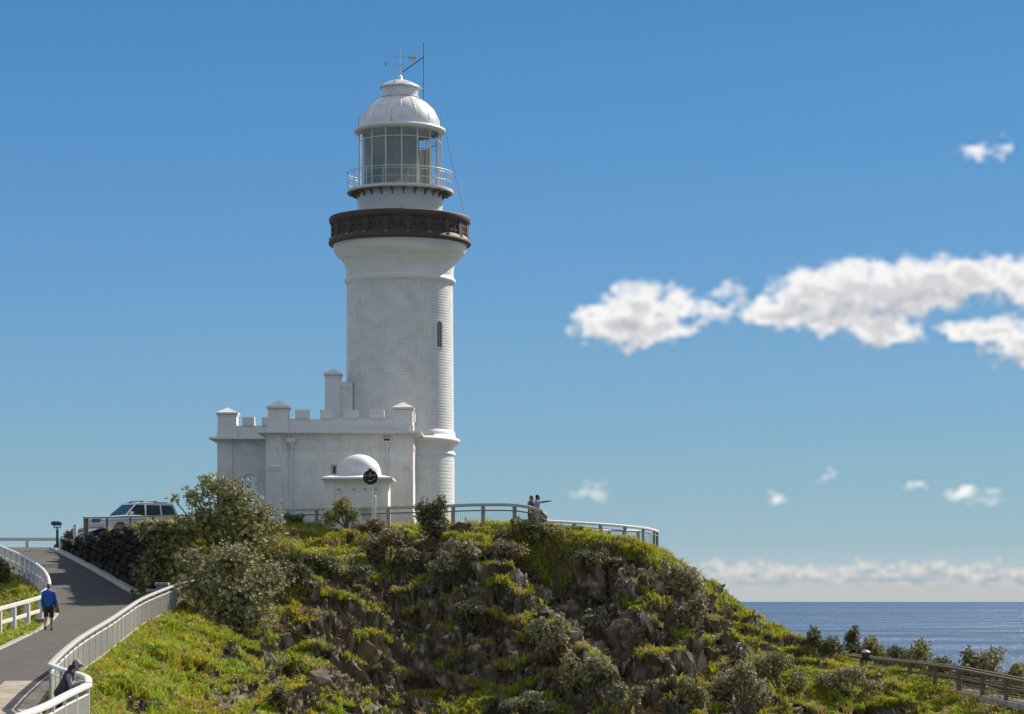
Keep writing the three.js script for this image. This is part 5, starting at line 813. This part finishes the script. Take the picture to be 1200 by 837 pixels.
  heath.forEach((l, k) => scatter('low_heath', leafClump(61 + k), new THREE.MeshPhysicalMaterial({ color: 0xffffff, roughness: 0.6, transmission: 0.25, thickness: 0, side: THREE.DoubleSide }), l));
  const shard = (seed) => { const g0 = new THREE.IcosahedronGeometry(1, 1), p = g0.attributes.position; for (let i = 0; i < p.count; i++) { const v = V(p.getX(i), p.getY(i), p.getZ(i)), f = 0.75 + 0.38 * n3(v.x * 1.7 + seed, v.y * 1.7, v.z * 1.7); p.setXYZ(i, v.x * f, v.y * f, v.z * f); } const g = g0.index ? g0.toNonIndexed() : g0; g.computeVertexNormals(); metreUV(g); return g; };
  rub.forEach((l, k) => scatter('loose_rock', shard(5 + 3 * k), std([1, 1, 1], 0.95, { bumpMap: rep(grain, 0.5, 0.5), bumpScale: 0.05 }), l));
  console.log('tufts', kinds.map((l) => l.length), 'heath', heath.map((l) => l.length), 'rock', rub.map((l) => l.length));
}

// ------------------------------------------------------------------ shrubs and small trees
const leafMats = {
  olive: new THREE.MeshPhysicalMaterial({ vertexColors: true, color: 0xffffff, roughness: 0.62, transmission: 0.3, specularIntensity: 0.6, thickness: 0, side: THREE.DoubleSide }),
};
// blobs: [x, y, z, rx, ry, rz] of the crown from the foot of the plant; stems run from the foot into each
function shrubGeometry(seed, blobs, count, leaf, tones, foot = 0.05) {
  const r = rng(seed), pos = [], nor = [], col = [], stems = [], vol = blobs.map((b) => b[3] * b[4] * b[5]), tot = vol.reduce((a, b) => a + b);
  const limb = (a, b, ra, rb) => stems.push(bar(a, b, ra, 6, rb));
  for (const [bi, b] of blobs.entries()) {
    const c = V(b[0], b[1], b[2]), base = V(0.12 * b[0] * foot * 8, -0.2, 0.12 * b[2] * foot * 8), mid = base.clone().lerp(c, 0.5).add(V((r() - 0.5) * b[3] * 0.5, b[4] * 0.15, (r() - 0.5) * b[5] * 0.5)), th = 0.03 + 0.028 * Math.cbrt(vol[bi]);
    limb(base, mid, th * 1.5, th); limb(mid, c, th, th * 0.6);
    const n = Math.max(6, Math.round(count * vol[bi] / tot));
    for (let k = 0; k < n; k++) {
      const a = r() * 6.283, u = 2 * r() - 1, s = Math.sqrt(1 - u * u), R = Math.pow(r(), 0.42) * (0.86 + 0.3 * n3(b[0] + s * Math.cos(a) * 2, u * 2 + b[1], s * Math.sin(a) * 2 + seed)), p = V(b[0] + Math.cos(a) * s * R * b[3], b[1] + u * R * b[4], b[2] + Math.sin(a) * s * R * b[5]);
      const out = V(Math.cos(a) * s, 0.35 + u * 0.8, Math.sin(a) * s).normalize();
      if (k % 5 === 0) limb(c.clone().lerp(p, 0.15), p, th * 0.35, 0.008);
      const m = 7 + Math.floor(r() * 5), tone = tones[Math.floor(r() * tones.length)], v = 0.7 + 0.75 * r() * r() + 0.2 * r();
      const ax = Math.abs(out.y) > 0.9 ? V(1, 0, 0) : V(0, 1, 0), e1 = ax.clone().cross(out).normalize(), e2 = out.clone().cross(e1);
      for (let q = 0; q < m; q++) { // a whorl of narrow leaves at the twig's end
        const b2 = q / m * 6.283 + r(), open = 0.55 + 0.6 * r(), t = out.clone().multiplyScalar(Math.cos(open)).addScaledVector(e1, Math.cos(b2) * Math.sin(open)).addScaledVector(e2, Math.sin(b2) * Math.sin(open)), sd = t.clone().cross(out).normalize(), l = leaf * (0.7 + 0.6 * r()), w = l * 0.17, o = p.clone().addScaledVector(out, (r() - 0.5) * leaf * 0.6);
        const A = o, B = o.clone().addScaledVector(t, l * 0.55).addScaledVector(sd, w), C = o.clone().addScaledVector(t, l), D = o.clone().addScaledVector(t, l * 0.55).addScaledVector(sd, -w);
        pos.push(...A.toArray(), ...B.toArray(), ...C.toArray(), ...A.toArray(), ...C.toArray(), ...D.toArray()); const w2 = v * (0.85 + 0.3 * r()); for (let i = 0; i < 6; i++) col.push(tone[0] * w2, tone[1] * w2, tone[2] * w2);
      }
    }
  }
  const g = new THREE.BufferGeometry(); g.setAttribute('position', new THREE.Float32BufferAttribute(pos, 3)); g.setAttribute('color', new THREE.Float32BufferAttribute(col, 3)); g.computeVertexNormals();
  return [g, merge(stems)];
}
const OLIVE = [[0.252, 0.252, 0.077], [0.322, 0.3, 0.112], [0.434, 0.378, 0.168], [0.195, 0.203, 0.062]], GREY = [[0.363, 0.329, 0.187], [0.295, 0.282, 0.148], [0.456, 0.395, 0.255], [0.227, 0.227, 0.094]], DARK = [[0.114, 0.134, 0.047], [0.148, 0.161, 0.06], [0.187, 0.181, 0.081]], GREEN = [[0.16, 0.18, 0.045], [0.20, 0.20, 0.06], [0.13, 0.155, 0.04]], PALE = [[0.268, 0.295, 0.161], [0.335, 0.335, 0.215], [0.215, 0.242, 0.121]], DRY = [[0.308, 0.225, 0.142], [0.243, 0.192, 0.116], [0.22, 0.192, 0.091]];
function shrub(name, label, category, p, seed, blobs, count, leaf, tones, group) {
  const t = thing(name, label, category, p, group), [f, s] = shrubGeometry(seed, blobs, count, leaf, tones);
  part(category === 'tree' ? 'crown' : 'foliage', f, leafMats.olive, t); part(category === 'tree' ? 'trunk' : 'stem', s, M.bark, t); return t;
}
const G = (px, py, from) => hit(px, py, from) ?? at(px, py, 118);
{
  // the big coastal shrubs at left, crowns given in metres from their feet
  const A = V(PX(262, 114.5), land(PX(262, 114.5), 114.5), -114.5);
  const up = (px, py, d) => [PX(px, d) - A.x, PY(py, d) - A.y, -d - A.z];
  shrub('banksia_tree', 'tall open-crowned coastal tree left of the white building, twigs against the sky', 'tree', A, 3, [[...up(252, 568, 114), 1.05, 0.55, 1.0], [...up(275, 585, 114.5), 1.3, 0.75, 1.1], [...up(232, 585, 114), 0.75, 0.5, 0.8], [...up(222, 577, 114.5), 0.5, 0.3, 0.5], [...up(203, 584, 114.2), 0.38, 0.34, 0.5], [...up(240, 562, 114.2), 0.4, 0.25, 0.4], [...up(285, 566, 114.2), 0.5, 0.3, 0.4], [...up(255, 607, 114), 1.7, 0.85, 1.2], [...up(300, 604, 114.6), 1.2, 0.65, 1.0], [...up(285, 630, 114), 1.6, 0.8, 1.2], [...up(225, 620, 114), 1.3, 0.8, 1.1], [...up(322, 622, 115), 0.8, 0.55, 0.8]], 1900, 0.145, OLIVE);
  const B = V(PX(193, 113), 0.9, -113);
  shrub('coastal_shrub', 'olive shrub spilling over the right end of the dark stone wall', 'shrub', B, 4, [[-0.6, 0.2, 0.6, 0.9, 0.9, 0.8], [0.3, 1.2, 0.3, 1.2, 0.9, 1.0], [-0.3, 2.0, 0.2, 1.1, 0.6, 0.9], [0.9, 0.3, 0.9, 1.0, 0.9, 0.8], [-0.9, -0.8, 0.8, 0.6, 0.7, 0.5], [0.9, 2.0, 0.2, 0.8, 0.6, 0.8]], 1500, 0.13, [...OLIVE, ...GREEN]);
  const C = G(275, 742, 96);
  const cu = (px, py, d) => [PX(px, d) - C.x, PY(py, d) - C.y, -d - C.z], cd = -C.z;
  shrub('coastal_shrub', 'large dense grey-green shrub on the slope below the tall coastal tree', 'shrub', C, 5, [[...cu(270, 660, cd + 1.6), 1.7, 1.0, 1.3], [...cu(235, 690, cd + 0.8), 1.2, 1.1, 1.2], [...cu(280, 700, cd + 0.4), 1.7, 1.1, 1.3], [...cu(312, 680, cd + 1.2), 1.1, 0.9, 1.0], [...cu(250, 725, cd), 1.2, 0.8, 1.0], [...cu(295, 725, cd), 1.3, 0.7, 1.0], [...cu(225, 655, cd + 2), 0.9, 0.7, 0.8]], 2700, 0.135, [...GREY, ...OLIVE]);
}
// the rest, from the photograph: place on the ground, half width and height in pixels, colours
const list = [
  ['coastal_shrub', 'round dark bush before the domed hut, left of the round sign', 406, 614, 19, 34, OLIVE, 11], ['coastal_shrub', 'tall upright bush at the hill top before the foot of the tower', 515, 634, 22, 58, DARK, 12], ['trailing_shrub', 'grey-green shrub trailing down the slope below the tall hilltop bush', 545, 676, 26, 44, GREY, 13],
  ['coastal_shrub', 'bushy shrub at the rounded end of the hilltop fence', 622, 640, 34, 36, OLIVE, 14], ['dry_shrub', 'brownish dry shrub below the hilltop fence, right of the bright grass patch', 455, 668, 34, 52, DRY, 15], ['coastal_shrub', 'dark low shrub under the bright grass patch', 395, 688, 36, 34, DARK, 16],
  ['coastal_shrub', 'small spiky shrub left of the domed hut at the fence foot', 345, 618, 15, 18, GREEN, 17], ['pale_shrub', 'pale leafy shrub clinging in the gully between the rock faces', 705, 750, 27, 38, PALE, 18], ['trailing_shrub', 'long grey shrub trailing down the right-hand brow below the terrace', 790, 700, 27, 46, GREY, 19], ['trailing_shrub', 'grey twiggy shrub lower on the brow beside the rock knob', 812, 738, 24, 40, GREY, 20],
  ['trailing_shrub', 'silvery shrub on the middle spur above the dark hollow', 655, 770, 28, 48, GREY, 21], ['trailing_shrub', 'silvery shrub lower on the middle spur, by the dark gully', 690, 814, 28, 52, GREY, 22], ['pale_shrub', 'pale shrub at the bottom edge under the middle spur', 735, 837, 20, 34, PALE, 23], ['coastal_shrub', 'low white-flecked shrub at the bottom edge left of the spur', 625, 838, 34, 30, PALE, 24],
  ['coastal_shrub', 'big grey shrub at the bottom edge on the right slope', 868, 838, 36, 62, GREY, 25], ['coastal_shrub', 'round grey shrub on the right slope above the bottom edge', 915, 812, 28, 52, OLIVE, 26], ['coastal_shrub', 'small shrub on the rocky right buttress', 815, 832, 20, 44, OLIVE, 27], ['coastal_shrub', 'dark shrub on the right skyline, first against the sea', 968, 772, 20, 38, DARK, 28],
  ['coastal_shrub', 'scrubby bush on the right slope below the skyline shrub', 995, 815, 28, 36, GREY, 29], ['coastal_shrub', 'dark shrub hanging in the gully under the left rock face', 555, 742, 24, 26, DARK, 30], ['coastal_shrub', 'low shrub under the left rock buttress at the bottom', 330, 832, 24, 26, DARK, 31], ['coastal_shrub', 'leafy bush at far left below the white railing', 2, 690, 16, 36, GREEN, 32], ['coastal_shrub', 'dark shrub over the grass ledge left of the rock face', 340, 690, 26, 36, DARK, 33],
  ['coastal_shrub', 'heathy bush on the brow below the terrace fence', 700, 668, 26, 22, DARK, 34], ['coastal_shrub', 'scrubby bush under the rounded fence end', 590, 660, 30, 24, DRY, 35], ['coastal_shrub', 'twiggy bush on the hill top right of the tall bush', 440, 634, 24, 22, DRY, 36],
];
for (const [name, label, px, py, w, h, tones, seed] of list) {
  const p = G(px, py), s = -p.z / F, a = w * s, b = h * s, r = rng(seed * 7);
  const blobs = []; const n = 5 + Math.floor(r() * 4); for (let i = 0; i < n; i++) { const f = (i + 0.5) / n, sx = (r() - 0.5) * 1.9 * (1 - 0.4 * f) - 0.25 * f; blobs.push([sx * a * (0.7 + 0.6 * r()), b * (0.16 + 0.60 * f + 0.1 * (r() - 0.5)), (r() - 0.5) * a * 0.8, a * (0.55 - 0.12 * f) * (0.55 + 0.75 * r()), b * 0.22 * (0.8 + 0.7 * r()), a * 0.5]); }
  const area = Math.PI * a * b; shrub(name, label, 'shrub', p, seed, blobs, Math.round(clamp(area * 190, 200, 1300)), 0.11, tones);
}
for (const [label, px, h, seed] of [['small spiky plant left of the stubby white post by the car park', 81, 0.62, 91], ['small spiky plant right of the stubby white post by the car park', 95, 0.7, 92]]) shrub('spiky_plant', label, 'plant', V(PX(px, 149), 3.3, -149), seed, [[0, h * 0.35, 0, 0.3, h * 0.3, 0.3], [0.08, h * 0.8, 0, 0.14, h * 0.28, 0.14], [-0.16, h * 0.6, 0.1, 0.14, h * 0.25, 0.14]], 110, 0.12, DARK);
// bushes behind the walkway, standing against the sea
for (const [label, px, top, w, h, d, seed, tones] of [
  ['dark bush on the skyline at the left end of the walkway bushes', 978, 745, 18, 44, 129, 50, DARK], ['slim dark tree behind the walkway, tallest left of the litter bin', 1000, 732, 14, 56, 131, 51, DARK], ['low bushy tree behind the walkway just right of the bin', 1024, 744, 20, 44, 130, 52, OLIVE], ['long low hedge-like bush behind the walkway rail', 1050, 755, 24, 40, 128, 53, DARK], ['round bush with tall twigs behind the middle of the walkway railing', 1078, 748, 24, 50, 127, 54, OLIVE], ['bright green low bush behind the walkway', 1108, 770, 22, 34, 126, 55, GREEN], ['broad twiggy bush behind the walkway at the right edge', 1160, 754, 34, 66, 122, 56, OLIVE], ['darker bush joined to the broad bush behind the walkway', 1138, 757, 20, 60, 123, 57, DARK], ['small bush behind the walkway at the extreme right edge', 1194, 776, 18, 40, 120, 58, OLIVE]]) {
  const a = 1.35 * w * d / F, b = h * d / F, base = V(PX(px, d), PY(top + h, d), -d), r = rng(seed), g = Math.min(0, land(base.x, d) - base.y), blobs = [];
  for (let i = 0; i < 9; i++) { const f = (i + 0.5) / 9; blobs.push([(r() - 0.5) * a * 1.4 * (1.15 - f), b * (-0.15 + 1.0 * f) - g, (r() - 0.5) * a, a * (0.75 - 0.45 * f), b * 0.2, a * 0.55]); }
  base.y += g; shrub('bush', label, 'bush', base, seed, blobs, Math.round(clamp(a * b * 700, 500, 1500)), 0.12, tones);
}
renderer.render(scene, camera);
